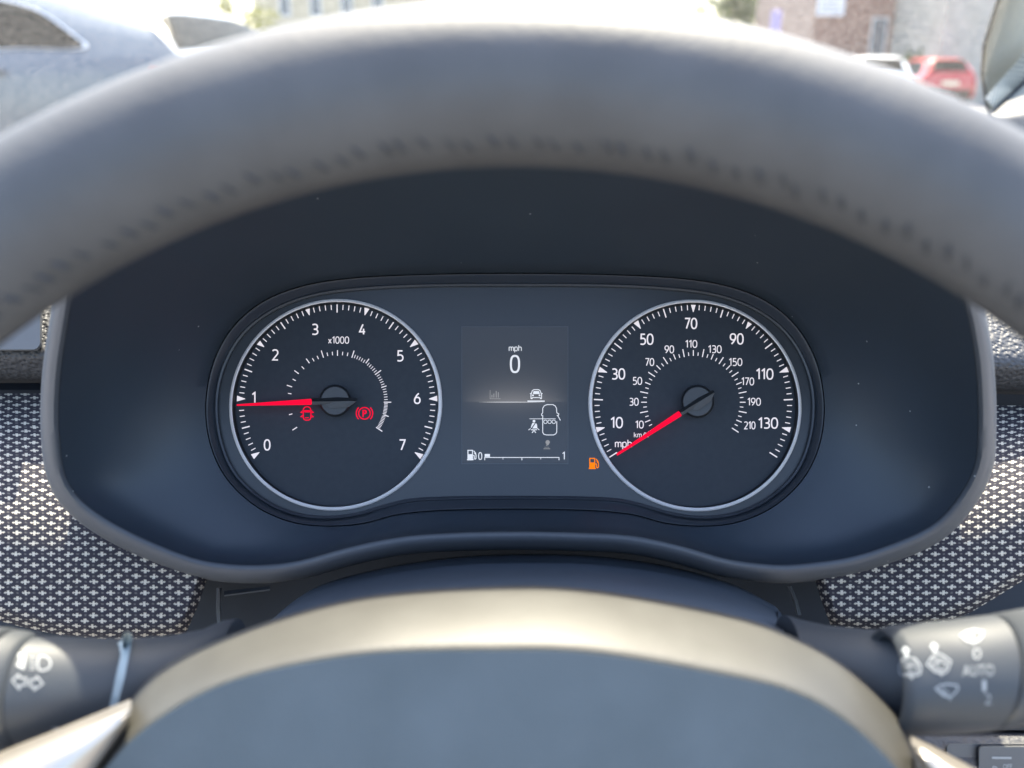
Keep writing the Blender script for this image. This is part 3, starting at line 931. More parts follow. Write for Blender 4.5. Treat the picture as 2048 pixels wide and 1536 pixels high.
# left stalk
ls = empty('indicator_stalk', P(420, 1340, .25))
tag(ls, 'black indicator stalk at the lower left printed with headlamp and arrow symbols', 'stalk')
A = barrel([(470,1345,.262,60,0),(468,1345,.26,104,0),(440,1350,.256,106,0),(400,1362,.250,100,0),(330,1372,.243,97,0),(240,1380,.236,99,0),(160,1382,.230,103,0),(70,1384,.224,108,4)])
b = MB(); b.grid(A, closed=True); b.cap(A[0])
b.build('barrel', M['stalk'], ls, angle=50, fix=True)
Bc = barrel([(70,1384,.224,100,4),(66,1384,.2237,112,4),(54,1384,.223,116,4),(24,1383,.2212,119,5),(20,1383,.221,112,5)])
b = MB(); b.grid(Bc, closed=True)
b.build('collar', M['stalk'], ls, angle=50, fix=True)
Bd = barrel([(21,1383,.221,108,5),(14,1383,.2207,109,5),(13,1383,.2206,119,5),(6,1382,.220,122,5),(-120,1372,.212,122,5),(-280,1362,.204,112,5),(-300,1360,.203,90,5),(-304,1360,.2028,1,5)])
b = MB(); b.grid(Bd, closed=True)
b.build('end_knob', M['stalk'], ls, angle=50, fix=True)
tr = printer(bvh_of([A, Bc, Bd]))
b = MB()
pfill(b, tr, [(247,1270),(252,1264),(261,1266),(265,1276),(249,1356),(229,1432),(215,1430),(231,1356),(246,1290),(238,1288)])
pfill(b, tr, [(250,1278),(246,1290),(234,1287)])
b.build('index_mark', M['printgrey'], ls, smooth=False)
b = MB()
pstroke(b, tr, [(79,1313),(88,1312),(98,1318),(102,1326),(98,1336),(88,1341),(78,1340),(75,1326)], 4, True)
for y in (1315,1321,1327,1333,1339): pstroke(b, tr, [(58,y-1),(72,y)], 2.2)
pfill(b, tr, [(35,1308),(50,1304),(52,1318),(48,1340),(32,1332),(38,1320)])
pstroke(b, tr, [(25,1361),(37,1349),(40,1356),(52,1356),(52,1369),(41,1370),(38,1378)], 4, True)
pstroke(b, tr, [(86,1367),(74,1353),(71,1359),(60,1360),(60,1372),(69,1373),(68,1380)], 4, True)
pfill(b, tr, [(102,1455),(138,1455),(140,1462),(120,1472),(112,1462)])
b.build('printed_symbols', M['print'], ls, smooth=False)

# right stalk
rs = empty('wiper_stalk', P(1620, 1350, .25))
tag(rs, 'black wiper stalk at the lower right printed AUTO with wiper symbols', 'stalk')
A = barrel([(1574,1345,.262,60,0),(1576,1345,.26,112,0),(1610,1350,.256,107,0),(1660,1356,.25,102,0),(1740,1358,.243,96,0),(1830,1356,.236,92,0)])
b = MB(); b.grid(A, closed=True); b.cap(A[0])
b.build('barrel', M['stalk'], rs, angle=50, fix=True)
Bc = barrel([(1772,1362,.231,84,-8),(1764,1362,.2305,96,-8),(1770,1361,.230,102,-8),(1788,1359,.229,105,-8),(1900,1352,.224,109,-14),(1974,1344,.2195,111,-22),(1977,1344,.2194,108,-22)])
b = MB(); b.grid(Bc, closed=True)
b.build('collar', M['stalk'], rs, angle=50, fix=True)
Bd = barrel([(1974,1344,.2196,100,-22),(1980,1343,.2192,103,-22),(1981,1343,.2191,108,-22),(1988,1341,.2186,111,-22),(2060,1330,.214,112,-18),(2300,1300,.200,108,-14),(2330,1297,.199,84,-14),(2334,1297,.199,1,-14)])
b = MB(); b.grid(Bd, closed=True)
b.build('end_knob', M['stalk'], rs, angle=50, fix=True)
tr = printer(bvh_of([A, Bc, Bd]))
def zr(l): return [(1728 + x / 4.572, 1200 + y / 4.572) for x, y in l]
b = MB()
for ax_, ay_ in ((378, 425), (638, 390)):      # small arrows
    pfill(b, tr, zr([(ax_-12,ay_),(ax_+8,ay_),(ax_+48,ay_+38),(ax_+28,ay_+45),(ax_+30,ay_+90),(ax_-8,ay_+95),(ax_-12,ay_+45),(ax_-42,ay_+50)]))
# rear wash
pstroke(b, tr, zr([(320,605),(350,540),(410,525),(470,535),(520,600),(518,670),(490,690),(350,692),(325,670)]), 3.2, True)
pstroke(b, tr, zr([(345,620),(405,605),(480,608),(497,650),(470,668),(360,672)]), 2.6, True)
pstroke(b, tr, zr([(345,585),(385,560),(425,590),(460,560),(500,595)]), 2.4)
pstroke(b, tr, zr([(400,612),(440,665)]), 2.2); pstroke(b, tr, zr([(430,695),(440,725)]), 4.5)
# front wash
pstroke(b, tr, zr([(575,590),(620,520),(690,490),(745,520),(795,560),(770,640),(740,668),(660,665)]), 3.2, True)
pstroke(b, tr, zr([(610,590),(680,568),(760,578),(735,640),(665,640)]), 2.6, True)
pstroke(b, tr, zr([(600,550),(640,535),(670,560),(710,530),(750,560)]), 2.4)
pstroke(b, tr, zr([(655,585),(700,640)]), 2.2); pstroke(b, tr, zr([(700,668),(712,695)]), 4.5)
# upper single wipe (filled) with dark eye left open
pstroke(b, tr, zr([(890,322),(940,290),(1010,275),(1085,290),(1080,335),(1045,375),(1000,385),(945,372)]), 6.5, True)
pfill(b, tr, zr([(905,322),(950,298),(1003,288),(1000,372),(950,362)])); pstroke(b, tr, zr([(1000,388),(1008,410)]), 4.5)
# lower single wipe
pstroke(b, tr, zr([(655,812),(700,780),(770,768),(850,780),(862,808),(835,850),(790,885),(735,880)]), 4.2, True)
pstroke(b, tr, zr([(690,820),(750,870)]), 3.6); pstroke(b, tr, zr([(720,805),(775,860)]), 3.0); pstroke(b, tr, zr([(782,888),(790,915)]), 4.5)
for s, x, y, wd, ht in (('0',1033,492,16,23),('AUTO',1045,645,62,22),('1',1100,785,8,22),('2',1135,907,14,21)):
    cx, cy = zr([(x, y)])[0]; ptext(b, tr, s, cx, cy, wd, ht, -.012, -.02 if s == 'AUTO' else 0)
b.build('printed_symbols', M['print'], rs, smooth=False)

# ------------------------------------------------------------------ steering wheel
WT = R(6.0); RM = .165; DW = .166
wv = np.array([0, math.cos(WT), -math.sin(WT)]); wn = np.array([0, math.sin(WT), math.cos(WT)]); wu = np.array([1.0, 0, 0])
Tt = np.array([(1030 - 1024) / FPX * DW, (768 - 170) / FPX * DW, -DW])
CW = Tt - wv * RM
whl = empty('steering_wheel', C2W(CW - wn * .08))
tag(whl, 'black leather steering wheel whose blurred rim arches across the picture', 'steering wheel')
def rimr(phi):
    g = min(abs(phi) / R(30), 1.0)
    return .0149 * (1 + .0 * g * g)
def rim_pt(phi, psi, k=1.0):
    rad = wu * math.sin(phi) + wv * math.cos(phi)
    r = rimr(phi) * k
    return C2W(CW + rad * (RM + r * math.cos(psi)) + wn * (r * .95 * math.sin(psi)))
b = MB(); rows = []
for i in range(181):
    phi = -math.pi + 2 * math.pi * i / 180
    rows.append([rim_pt(phi, 2 * math.pi * j / 36) for j in range(36)])
b.grid(rows, closed=True)
rim = b.build('rim', M['rim'], whl, fix=True, angle=80)
b = MB()                                   # hand-sewn seam round the inside of the rim
NST = 240
rs_ = random.Random(3)
for i in range(NST):
    phi = 2 * math.pi * (i + rs_.uniform(-.22, .22)) / NST; psj = R(rs_.uniform(151, 158)); kw = rs_.uniform(.6, 1.15)
    rows = []
    for k in range(5):
        s_ = -1 + k / 2
        ph = phi + s_ * .007; ps = psj + s_ * .10
        c0 = rim_pt(ph, ps, 1.0); w_ = .00085 * kw * math.sqrt(max(0.04, 1 - s_ * s_))
        r_ = (rim_pt(ph, ps, 1.1) - c0).normalized(); t1 = (rim_pt(ph, ps + .05) - c0).normalized(); 
        rows.append([c0 + r_ * w_ * math.cos(a) + t1 * w_ * math.sin(a) for a in np.linspace(0, 2 * math.pi, 8, endpoint=False)])
    b.grid(rows, closed=True)
b.build('stitching', M['stitch'], rim)

# hub: sunlit rolled edge and flat cover
HA = [(150,1640),(185,1545),(215,1478),(300,1359),(464,1273),(710,1202),(983,1179),(1188,1186),(1462,1236),(1598,1284),(1700,1345),(1790,1430),(1835,1500),(1862,1580),(1880,1660),
      (1880,2100),(1750,2450),(1400,2650),(1020,2680),(640,2650),(300,2450),(150,2100)]
HB = [(128,1700),(165,1600),(205,1540),(300,1446),(464,1358),(710,1306),(983,1296),(1188,1302),(1462,1348),(1598,1384),(1700,1444),(1790,1530),(1830,1600),(1860,1680),(1880,1760),
      (1880,2150),(1750,2420),(1400,2600),(1020,2630),(640,2600),(300,2420),(140,2150)]
ca = catmull(HA, 10, True); cb = catmull(HB, 10, True)
def hubrow(t, d): 
    c = ca + (cb - ca) * t
    return [P(x, y, d) for x, y in c]
b = MB()
b.grid([hubrow(-.06, .236), hubrow(0, .2240), hubrow(.03, .2222), hubrow(.15, .2182), hubrow(.4, .2117), hubrow(.65, .2062), hubrow(.85, .2027), hubrow(.97, .2009), hubrow(1.02, .2006)], closed=True)
b.build('hub_surround', M['hubband'], whl, angle=70)
b = MB(); cen = np.array([1020.0, 2000.0]); rows = []
for s_, d in ((1.0, .2030), (1.0, .20065), (.9985, .2003), (.93, .2001), (.85, .1996), (.6, .1982), (.35, .197), (.1, .1965)):
    rows.append([P(*(cen + (q_ - cen) * s_), d) for q_ in (ca + (cb - ca) * 1.04)])
b.grid(rows, closed=True); b.cap(rows[-1])
b.build('hub_cover', M['hubface'], whl, angle=25)
# satin trims on the two upper spokes
def trim_strip(top, ridge, low, name='spoke_trim'):
    b = MB(); n = 24
    T_, G_, L_ = (catmull(q_, 8) for q_ in (top, ridge, low))
    rows = []
    m_ = min(len(T_), len(G_), len(L_))
    back = [P(x, y - 14, d + .012) for x, y, d in T_[:m_]]
    rows = [back, [P(*p) for p in T_[:m_]]]
    for t in (.3, .6, .85): rows.append([P(*(T_[i] + (G_[i] - T_[i]) * t - np.array([0, 0, .0016 * math.sin(math.pi * t)]))) for i in range(m_)])
    rows.append([P(*p) for p in G_[:m_]])
    for t in (.3, .6, .85): rows.append([P(*(G_[i] + (L_[i] - G_[i]) * t - np.array([0, 0, .0012 * math.sin(math.pi * t)]))) for i in range(m_)])
    rows.append([P(*p) for p in L_[:m_]])
    rows.append([P(x + 6, y + 14, d + .012) for x, y, d in L_[:m_]])
    b.grid(rows)
    return b.build(name, M['silver'], whl, angle=75)
trim_strip(*[[(x, y, d + .029) for x, y, d in q_] for q_ in ([(262,1412,.176),(140,1462,.172),(0,1518,.167),(-200,1600,.160),(-420,1700,.152)],
     [(262,1420,.173),(190,1468,.168),(90,1530,.162),(-60,1640,.155),(-260,1790,.148)],
     [(258,1436,.174),(228,1480,.171),(178,1545,.167),(90,1660,.160),(-20,1800,.154)])])
trim_strip(*[[(x, y, d + .029) for x, y, d in q_] for q_ in ([(1822,1484,.176),(1868,1506,.173),(1930,1540,.169),(2060,1610,.161),(2300,1740,.152)],
     [(1824,1490,.173),(1862,1518,.169),(1915,1560,.164),(2020,1650,.156),(2200,1800,.149)],
     [(1828,1500,.174),(1846,1530,.171),(1876,1580,.167),(1950,1700,.160),(2080,1850,.154)])])
# spokes out to the rim (below the picture)
for s_ in (-1, 1):
    b = MB(); rows = []
    for t in np.linspace(0, 1, 8):
        x = s_ * (.075 + .09 * t); hh = .022 - .004 * t
        c = CW + wu * x + wv * (-.040 * (1 - t) - .010) - wn * (.064 * (1 - t) ** 1.2 + .002)
        rows.append([C2W(c + wv * (hh * math.cos(a)) + wn * (.008 * math.sin(a))) for a in np.linspace(0, 2 * math.pi, 20, endpoint=False)])
    b.grid(rows, closed=True); b.build('spoke', M['hubface'], whl)
b = MB(); rows = []
for t in np.linspace(0, 1, 6):
    c = CW - wv * (.06 + .105 * t) - wn * (.058 * (1 - t) + .002)
    rows.append([C2W(c + wu * (.028 * math.cos(a)) + wn * (.007 * math.sin(a))) for a in np.linspace(0, 2 * math.pi, 20, endpoint=False)])
b.grid(rows, closed=True); b.build('spoke', M['hubface'], whl)

# ------------------------------------------------------------------ windscreen and pillar
def glass_mat():
    m = bpy.data.materials.new('dusty_windscreen'); m.use_nodes = True
    t = m.node_tree; t.nodes.clear()
    out = t.nodes.new('ShaderNodeOutputMaterial')
    tr_ = t.nodes.new('ShaderNodeBsdfTransparent'); tr_.inputs[0].default_value = (.90, .93, .91, 1)
    gl = t.nodes.new('ShaderNodeBsdfGlossy'); gl.inputs['Roughness'].default_value = .015
    fr = t.nodes.new('ShaderNodeFresnel'); fr.inputs[0].default_value = 1.52
    mx = t.nodes.new('ShaderNodeMixShader')
    k = math_(m, 'MULTIPLY', fr.outputs[0], .7)
    L(m, k, mx.inputs[0]); L(m, tr_.outputs[0], mx.inputs[1]); L(m, gl.outputs[0], mx.inputs[2])
    du = t.nodes.new('ShaderNodeBsdfTranslucent'); du.inputs[0].default_value = (.8, .79, .76, 1)
    tc = t.nodes.new('ShaderNodeTexCoord'); nz = t.nodes.new('ShaderNodeTexNoise')
    nz.inputs['Scale'].default_value = 260; nz.inputs['Detail'].default_value = 3
    L(m, tc.outputs['Object'], nz.inputs['Vector'])
    mr = t.nodes.new('ShaderNodeMapRange'); mr.inputs['From Min'].default_value = .35; mr.inputs['From Max'].default_value = .8
    mr.inputs['To Min'].default_value = .012; mr.inputs['To Max'].default_value = .05
    L(m, nz.outputs['Fac'], mr.inputs['Value'])
    mx2 = t.nodes.new('ShaderNodeMixShader')
    L(m, mr.outputs[0], mx2.inputs[0]); L(m, mx.outputs[0], mx2.inputs[1]); L(m, du.outputs[0], mx2.inputs[2])
    L(m, mx2.outputs[0], out.inputs[0])
    return m
M['glass'] = glass_mat()
def scr_pt(x, t):
    """windscreen surface: t 0 at the dash, 1 at the roof"""
    bow = -.10 * ((x + .28) / .9) ** 2
    return Vector((x - .05 * t * (x + .28), 1.02 + bow - .70 * t, 1.075 + .56 * t))
b = MB()
b.grid([[scr_pt(x, t) for x in np.linspace(-1.12, .56, 30)] for t in np.linspace(-.04, 1, 12)])
wsc = b.build('windscreen', M['glass'], None)
tag(wsc, 'dusty raked glass windscreen above the dashboard', 'windscreen', kind='thing')

M['pillar'] = grain(mat('pillar_cloth', (.80, .74, .60), .8), 700, .4, .0008)
def dots_mat():
    m = mat('dotted_band', (.3, .3, .28), .7)
    uv = N(m, 'ShaderNodeUVMap'); sep = N(m, 'ShaderNodeSeparateXYZ'); L(m, uv.outputs[0], sep.inputs[0])
    s1 = math_(m, 'SINE', math_(m, 'MULTIPLY', sep.outputs[0], 1.0)); s2 = math_(m, 'SINE', math_(m, 'MULTIPLY', sep.outputs[1], 1.0))
    k = math_(m, 'GREATER_THAN', math_(m, 'MULTIPLY', s1, s2), .22)
    mx = N(m, 'ShaderNodeMix', data_type='RGBA'); L(m, k, mx.inputs[0])
    mx.inputs[6].default_value = (.78, .72, .58, 1); mx.inputs[7].default_value = (.16, .15, .14, 1)
    L(m, mx.outputs[2], bsdf(m).inputs['Base Color'])
    return m
M['dots'] = dots_mat()
pil = empty('windscreen_pillar', P(2010, 260, .85))
tag(pil, 'beige trimmed windscreen pillar at the upper right with a dotted base', 'pillar', kind='thing')
b = MB(); rows = []
for (x, y, d) in ((1980,230,.88),(1966,150,.86),(1972,90,.83),(1996,10,.78),(2044,-140,.70),(2140,-420,.56)):
    rows.append([P(x + 6, y, d + .05), P(x, y, d + .01), P(x + 3, y, d), P(x + 18, y - 14, d - .006), P(x + 90, y - 82, d - .012), P(x + 200, y - 185, d - .01)])
b.grid(rows); b.build('pillar_trim', M['pillar'], pil, angle=80)
b = MB(); rows = []; uvr = []
n1, n2 = 14, 8
for i in range(n1 + 1):
    s_ = i / n1; lo = np.array([1990 + 120 * s_, 219 - 110 * s_]); hi = np.array([1970 + 130 * s_, 196 - 150 * s_])
    rows.append([P(*(lo + (hi - lo) * j / n2), .835 - .004 * math.sin(math.pi * j / n2)) for j in range(n2 + 1)])
    uvr.append([(s_ * 96, j / n2 * 26) for j in range(n2 + 1)])
b.grid(rows, uvrows=uvr); b.build('dotted_base', M['dots'], pil)
b = MB(); rows = []
for i in range(13):
    s_ = i / 12; c = np.array([1986 + 130 * s_, 224 - 119 * s_])
    rows.append([P(c[0], c[1] + o_, .834 - .006 * math.sin(a_)) for o_, a_ in ((-4.5, 0), (-2, 1), (2, 2.2), (4.5, 3.1))])
b.grid(rows); b.build('pillar_seal_and_reflection', M['dark'], pil)

b = MB(); rows = []
for (x, y, d) in ((1976,232,.885),(1962,150,.865),(1967,90,.835),(1991,10,.785),(2039,-140,.705)):
    rows.append([P(x + o_, y, d + .004 * k_) for o_, k_ in ((-3, 1), (-1, 0), (2, 0), (5, 1.5))])
b.grid(rows); b.build('pillar_seal_and_reflection', M['trim'], pil)  # strip standing in for the dark line reflected in the windscreen

# round loudspeaker grille set in the dash top, mirrored by the windscreen
def mesh_mat():
    m = mat('grille_mesh', (.08, .08, .08), .45)
    uv = N(m, 'ShaderNodeUVMap'); sep = N(m, 'ShaderNodeSeparateXYZ'); L(m, uv.outputs[0], sep.inputs[0])
    s1 = math_(m, 'SINE', math_(m, 'MULTIPLY', sep.outputs[0], 1250.0)); s2 = math_(m, 'SINE', math_(m, 'MULTIPLY', sep.outputs[1], 1250.0))
    k = math_(m, 'GREATER_THAN', math_(m, 'MULTIPLY', s1, s2), .0)
    mx = N(m, 'ShaderNodeMix', data_type='RGBA'); L(m, k, mx.inputs[0])
    mx.inputs[6].default_value = (.20, .20, .20, 1); mx.inputs[7].default_value = (.008, .008, .008, 1)
    L(m, mx.outputs[2], bsdf(m).inputs['Base Color'])
    return m
M['mesh'] = mesh_mat()
sx, sy, sz = .372, .888, 1.0775
b = MB(); rows = []; uvr = []
for r_, h_ in ((.050, -.006), (.0475, .003), (.041, .0042), (.037, .001)):
    rows.append([Vector((sx + r_ * math.cos(a), sy + r_ * math.sin(a), sz + h_)) for a in np.linspace(0, 2 * math.pi, 64, endpoint=False)])
b.grid(rows, closed=True)
spk = b.build('speaker_grille', M['cap_dark'], dash)
b = MB(); rows = []; uvr = []
for r_, h_ in ((.0372, .0012), (.026, .0034), (.012, .0046), (.001, .005)):
    q_ = [(r_ * math.cos(a), r_ * math.sin(a)) for a in np.linspace(0, 2 * math.pi, 64, endpoint=False)]
    rows.append([Vector((sx + x, sy + y, sz + h_)) for x, y in q_]); uvr.append(q_)
b.grid(rows, closed=True, uvrows=uvr); b.build('speaker_mesh', M['mesh'], spk)

b = MB(); rows = []
for a in np.linspace(0, 2 * math.pi, 72, endpoint=False):
    c_ = Vector((sx + .0378 * math.cos(a), sy + .0378 * math.sin(a), sz + .0035))
    rows.append([c_ + Vector((.0007 * math.cos(q_) * math.cos(a), .0007 * math.cos(q_) * math.sin(a), .0007 * math.sin(q_))) for q_ in np.linspace(0, 2 * math.pi, 8, endpoint=False)])
b.grid(rows + rows[:1], closed=True); b.build('speaker_ring', M['silver'], spk)

# ------------------------------------------------------------------ outside: ground
M['bounce_ground'] = mottle(mat('grey_bounce_ground', (.17, .165, .16), .9), 3.0, (.15, .146, .142), (.19, .185, .18))  # unseen ground, tone raised to bounce sunlight up under the hood
b = MB(); b.grid([[Vector((x, y, 0)) for x in (-250, -60, 0, 60, 250)] for y in (-60, 0, 30, 80, 400)])
g = b.build('ground', M['bounce_ground'], None, origin=(0, 0, 0)); tag(g, kind='structure')

# ------------------------------------------------------------------ cars
def paint(name, col, rough=.25, metal=0.0):
    return mat(name, col, rough, metal, coat=.8, coat_r=.05)
M['tyre'] = mat('tyre', (.02, .02, .02), .8)
M['alloy'] = mat('alloy', (.55, .55, .56), .35, metal=.9)
M['carglass'] = mat('car_glass', (.006, .010, .011), .3, spec=.02)
M['brightwork'] = mat('bright_window_trim', (.66, .70, .74), .28, metal=.6)
M['blacktrim'] = mat('black_trim', (.02, .02, .02), .5)
M['plate'] = mat('number_plate', (.80, .76, .55), .5)
M['lamp_red'] = mat('tail_lamp', (.35, .01, .01), .2, coat=1)

class Car:
    """x forward, y left, z up; stations give the side profile, S(x,v) is the skin"""
    def __init__(s, st):
        a = np.array(st, float); s.x = a[:, 0]; s.a = a
    def at(s, x):
        i = np.clip(np.searchsorted(s.x, x) - 1, 0, len(s.x) - 2)
        t = (x - s.x[i]) / (s.x[i + 1] - s.x[i]); t = np.clip(t, 0, 1)
        p1, p2 = s.a[i], s.a[i + 1]
        p0 = s.a[max(i - 1, 0)]; p3 = s.a[min(i + 2, len(s.x) - 1)]
        h = 2*t**3 - 3*t**2 + 1, t**3 - 2*t**2 + t, -2*t**3 + 3*t**2, t**3 - t**2
        dx = s.x[i + 1] - s.x[i]
        m1 = (p2 - p0) / max(p2[0] - p0[0], 1e-6) * dx; m2 = (p3 - p1) / max(p3[0] - p1[0], 1e-6) * dx
        r = h[0]*p1 + h[1]*m1 + h[2]*p2 + h[3]*m2
        return r
    def section(s, x):
        _, zb, zbelt, zr, wb, wr = s.at(x)
        zr = max(zr, zbelt + .015)
        m_ = zb + (zbelt - zb) * .55
        g = min(1.0, (zr - zbelt) / .30)
        sh = wb - .055
        top_w = sh + (wr - sh) * g
        return [(wb * .84, zb), (wb * .97, zb + .06), (wb, zb + (zbelt - zb) * .3), (wb * 1.0, m_), (wb - .005, zbelt - .12), (wb - .02, zbelt - .05), (sh, zbelt),
                (sh + (top_w - sh) * .25, zbelt + (zr - zbelt) * .28), (sh + (top_w - sh) * .6, zbelt + (zr - zbelt) * .62), (top_w, zr - .075 * g - .01), (top_w - .07, zr - .022 * g - .004), (top_w * .55, zr - .003), (0, zr)]
    def S(s, x, v, side=1, off=0.0):
        """v 0..12 along the section, side +1 left"""
        def raw(x_, v_):
            q = s.section(x_); i = int(min(max(math.floor(v_), 0), 11)); f = v_ - i
            return Vector((x_, (q[i][0] + (q[i+1][0] - q[i][0]) * f) * side, q[i][1] + (q[i+1][1] - q[i][1]) * f))
        p = raw(x, v)
        if off:
            e = .02
            dx = raw(min(x + e, s.x[-1]), v) - raw(max(x - e, s.x[0]), v)
            dv = raw(x, min(v + .15, 12)) - raw(x, max(v - .15, 0))
            n = dx.cross(dv)
            if n.length > 1e-9:
                n.normalize()
                if n.y * side < -1e-4 or (abs(n.y) < 1e-3 and n.z < 0): n = -n
                p = p + n * off
        return p
    def build_body(s, root, m, nx=72):
        b = MB(); rows = []
        for x in np.linspace(s.x[0], s.x[-1], nx):
            q = s.section(x)
            full = [Vector((x, y, z)) for y, z in q] + [Vector((x, -y, z)) for y, z in reversed(q[:-1])]
            rows.append(full)
        b.grid(rows); b.cap(rows[0]); b.cap(rows[-1])
        return b.build('body', m, root, local=True, angle=35, fix=True)
    def patch(s, root, name, outline, side, m, off=.006, border=None, bm_=None):
        """outline: [(x, v)] on the skin; optional border strip of another material"""
        dn = catmull(outline, 5, True); c = dn.mean(0); n = len(dn)
        b = MB(); rows = [[s.S(*(c + (p - c) * k), side, off) for p in dn] for k in (1, .8, .55, .3, .1)]
        b.grid(rows, closed=True); b.cap(rows[-1])
        o = b.build(name, m, root, local=True, angle=60)
        if border:
            b = MB()
            out = []
            for p in dn:
                d = p - c; out.append(p + d / max(np.hypot(d[0], d[1] * .16), .05) * border)
            b.grid([[s.S(*p, side, off) for p in dn], [s.S(*p, side, off + .008) for p in (dn + (np.array(out) - dn) * .2)], [s.S(*p, side, off + .008) for p in (dn + (np.array(out) - dn) * .8)], [s.S(*p, side, off - .004) for p in out]], closed=True)
            b.build('window_trim', bm_, o, local=True, angle=60)
        return o
def wheel(root, x, y, r=.33, wd=.2):
    s_ = 1 if y > 0 else -1
    b = MB(); rows = []
    for rr, yy in ((r * .66, y), (r * .95, y), (r, y - s_ * .03), (r, y - s_ * (wd - .03)), (r * .9, y - s_ * wd)):
        rows.append([Vector((x + rr * math.cos(a), yy, r + rr * math.sin(a))) for a in np.linspace(0, 2 * math.pi, 28, endpoint=False)])
    b.grid(rows, closed=True); t = b.build('wheel', M['tyre'], root, local=True)
    b = MB(); rows = []
    for rr, yy in ((r * .67, y - s_ * .004), (r * .6, y - s_ * .02), (r * .15, y - s_ * .012), (.005, y - s_ * .012)):
        rows.append([Vector((x + rr * math.cos(a), yy, r + rr * math.sin(a))) for a in np.linspace(0, 2 * math.pi, 28, endpoint=False)])
    b.grid(rows, closed=True); b.build('rim', M['alloy'], t, local=True)

def make_car(name, label, group, st, m, loc, rz, trim, side_windows, rear_window, front_window, wheels, rear_face=None):
    root = empty(name, loc, rz)
    tag(root, label, 'car', group)
    c = Car(st); c.build_body(root, m)
    for ol in side_windows:
        for sd in (1, -1):
            c.patch(root, 'side_window', ol, sd, M['carglass'], .004, trim[0], trim[1])
    def screen(name_, x0, x1, vlo):
        b = MB(); rows = []
        for t in np.linspace(0, 1, 10):
            x = x0 + (x1 - x0) * t
            r_ = [c.S(x, v, 1, .006) for v in np.linspace(vlo, 11.98, 10)] + [c.S(x, v, -1, .006) for v in np.linspace(11.98, vlo, 10)]
            rows.append(r_)
        b.grid(rows); b.build(name_, M['carglass'], root, local=True, angle=60)
    if rear_window: screen('rear_window', *rear_window)
    if front_window: screen('front_window', *front_window)
    for x in wheels:
        for y in (st[len(st) // 2][4] - .01, -st[len(st) // 2][4] + .01): wheel(root, x, y)
    if rear_face: rear_face(root, c)
    return root, c

# stations: x, z_bottom, z_belt, z_roof, half width body, half width roof
SUV = [(-2.36,.55,.80,.82,.74,.50),(-2.32,.42,1.0,1.02,.88,.58),(-2.27,.36,1.13,1.15,.91,.62),(-2.20,.32,1.19,1.24,.93,.64),(-2.08,.28,1.225,1.40,.94,.64),(-1.98,.26,1.235,1.50,.945,.64),(-1.75,.25,1.238,1.56,.95,.64),(-1.30,.24,1.232,1.635,.95,.63),
       (-.8,.24,1.215,1.70,.945,.62),(0,.24,1.19,1.715,.94,.62),(.5,.24,1.165,1.68,.94,.61),(.9,.24,1.14,1.45,.94,.60),(1.25,.25,1.11,1.20,.93,.60),(1.5,.26,1.07,1.09,.92,.6),(2.0,.3,.98,1.0,.88,.58),(2.3,.4,.86,.88,.78,.5),(2.38,.5,.76,.78,.66,.4)]
M['grey_paint'] = paint('grey_blue_paint', (.085, .11, .14), .38, .1)
def suv_rear(root, c):
    b = MB()
    for sd in (1, -1):
        b = MB(); b.grid([[c.S(x, v, sd, .006) for v in (4.0, 4.4, 4.8)] for x in (-2.26, -2.18, -2.05)]); b.build('tail_lamp', M['lamp_red'], root, local=True)
    b = MB(); p = c.S(-.62, 4.3, 1, .02)
    b.box((-.72, p.y - .02, p.z - .015), (-.50, p.y + .02, p.z + .012)); b.build('door_handle', M['grey_paint'], root, local=True)
    b = MB(); p = c.S(-1.62 + .0, 4.3, 1, .02)
    b.box((-1.10, p.y - .02, p.z - .012), (-.88, p.y + .022, p.z + .012)); b.build('door_handle', M['grey_paint'], root, local=True)
make_car('parked_car', 'grey blue parked car side-on with a bright window surround, upper left', 'parked cars', SUV, M['grey_paint'], (-4.05, 6.80, 0), R(172), (.028, M['brightwork']),
         [[(-1.60,6.35),(-1.46,7.3),(-1.15,8.25),(-.75,8.65),(-.2,8.8),(.35,8.6),(.75,7.6),(.95,6.5),(.3,6.35),(-.6,6.35),(-1.2,6.35)]], (-2.17,-2.0,9.4), (.55,1.2,9.6), (-1.42,1.45), suv_rear)

HAT = [(-1.98,.45,.62,.64,.70,.5),(-1.95,.36,.86,.88,.80,.58),(-1.90,.30,.95,1.02,.83,.58),(-1.78,.26,.97,1.26,.85,.56),(-1.62,.24,.97,1.44,.86,.56),(-1.3,.22,.965,1.50,.865,.57),(-.6,.22,.95,1.52,.87,.58),
       (0,.22,.93,1.50,.87,.58),(.4,.22,.91,1.40,.87,.57),(.8,.23,.89,1.16,.86,.57),(1.1,.24,.87,.93,.85,.56),(1.5,.27,.82,.84,.83,.55),(1.8,.34,.72,.74,.74,.48),(1.87,.42,.62,.64,.64,.4)]
HATW = [[(-1.42,6.3),(-1.2,8.6),(-.2,8.7),(.25,8.3),(.75,6.4),(0,6.25),(-.8,6.25)]]
def hat_rear(root, c):
    b = MB(); b.box((-2.005, -.26, .70), (-1.975, .26, .82)); b.build('number_plate', M['plate'], root, local=True)
    for sd in (1, -1):
        b = MB(); b.grid([[c.S(x, v, sd, .01) for v in (4.5, 5.3, 6.0)] for x in (-1.955, -1.90, -1.80)]); b.build('tail_lamp', M['lamp_red'], root, local=True)
    b = MB(); b.box((-2.03, -.66, .42), (-1.93, .66, .56)); b.build('bumper', M['blacktrim'], root, local=True)
M['red_paint'] = paint('red_paint', (.48, .028, .02), .3)
M['white_paint'] = paint('white_paint', (.80, .80, .79), .3)
M['silver_paint'] = paint('silver_paint', (.55, .56, .57), .3, .4)
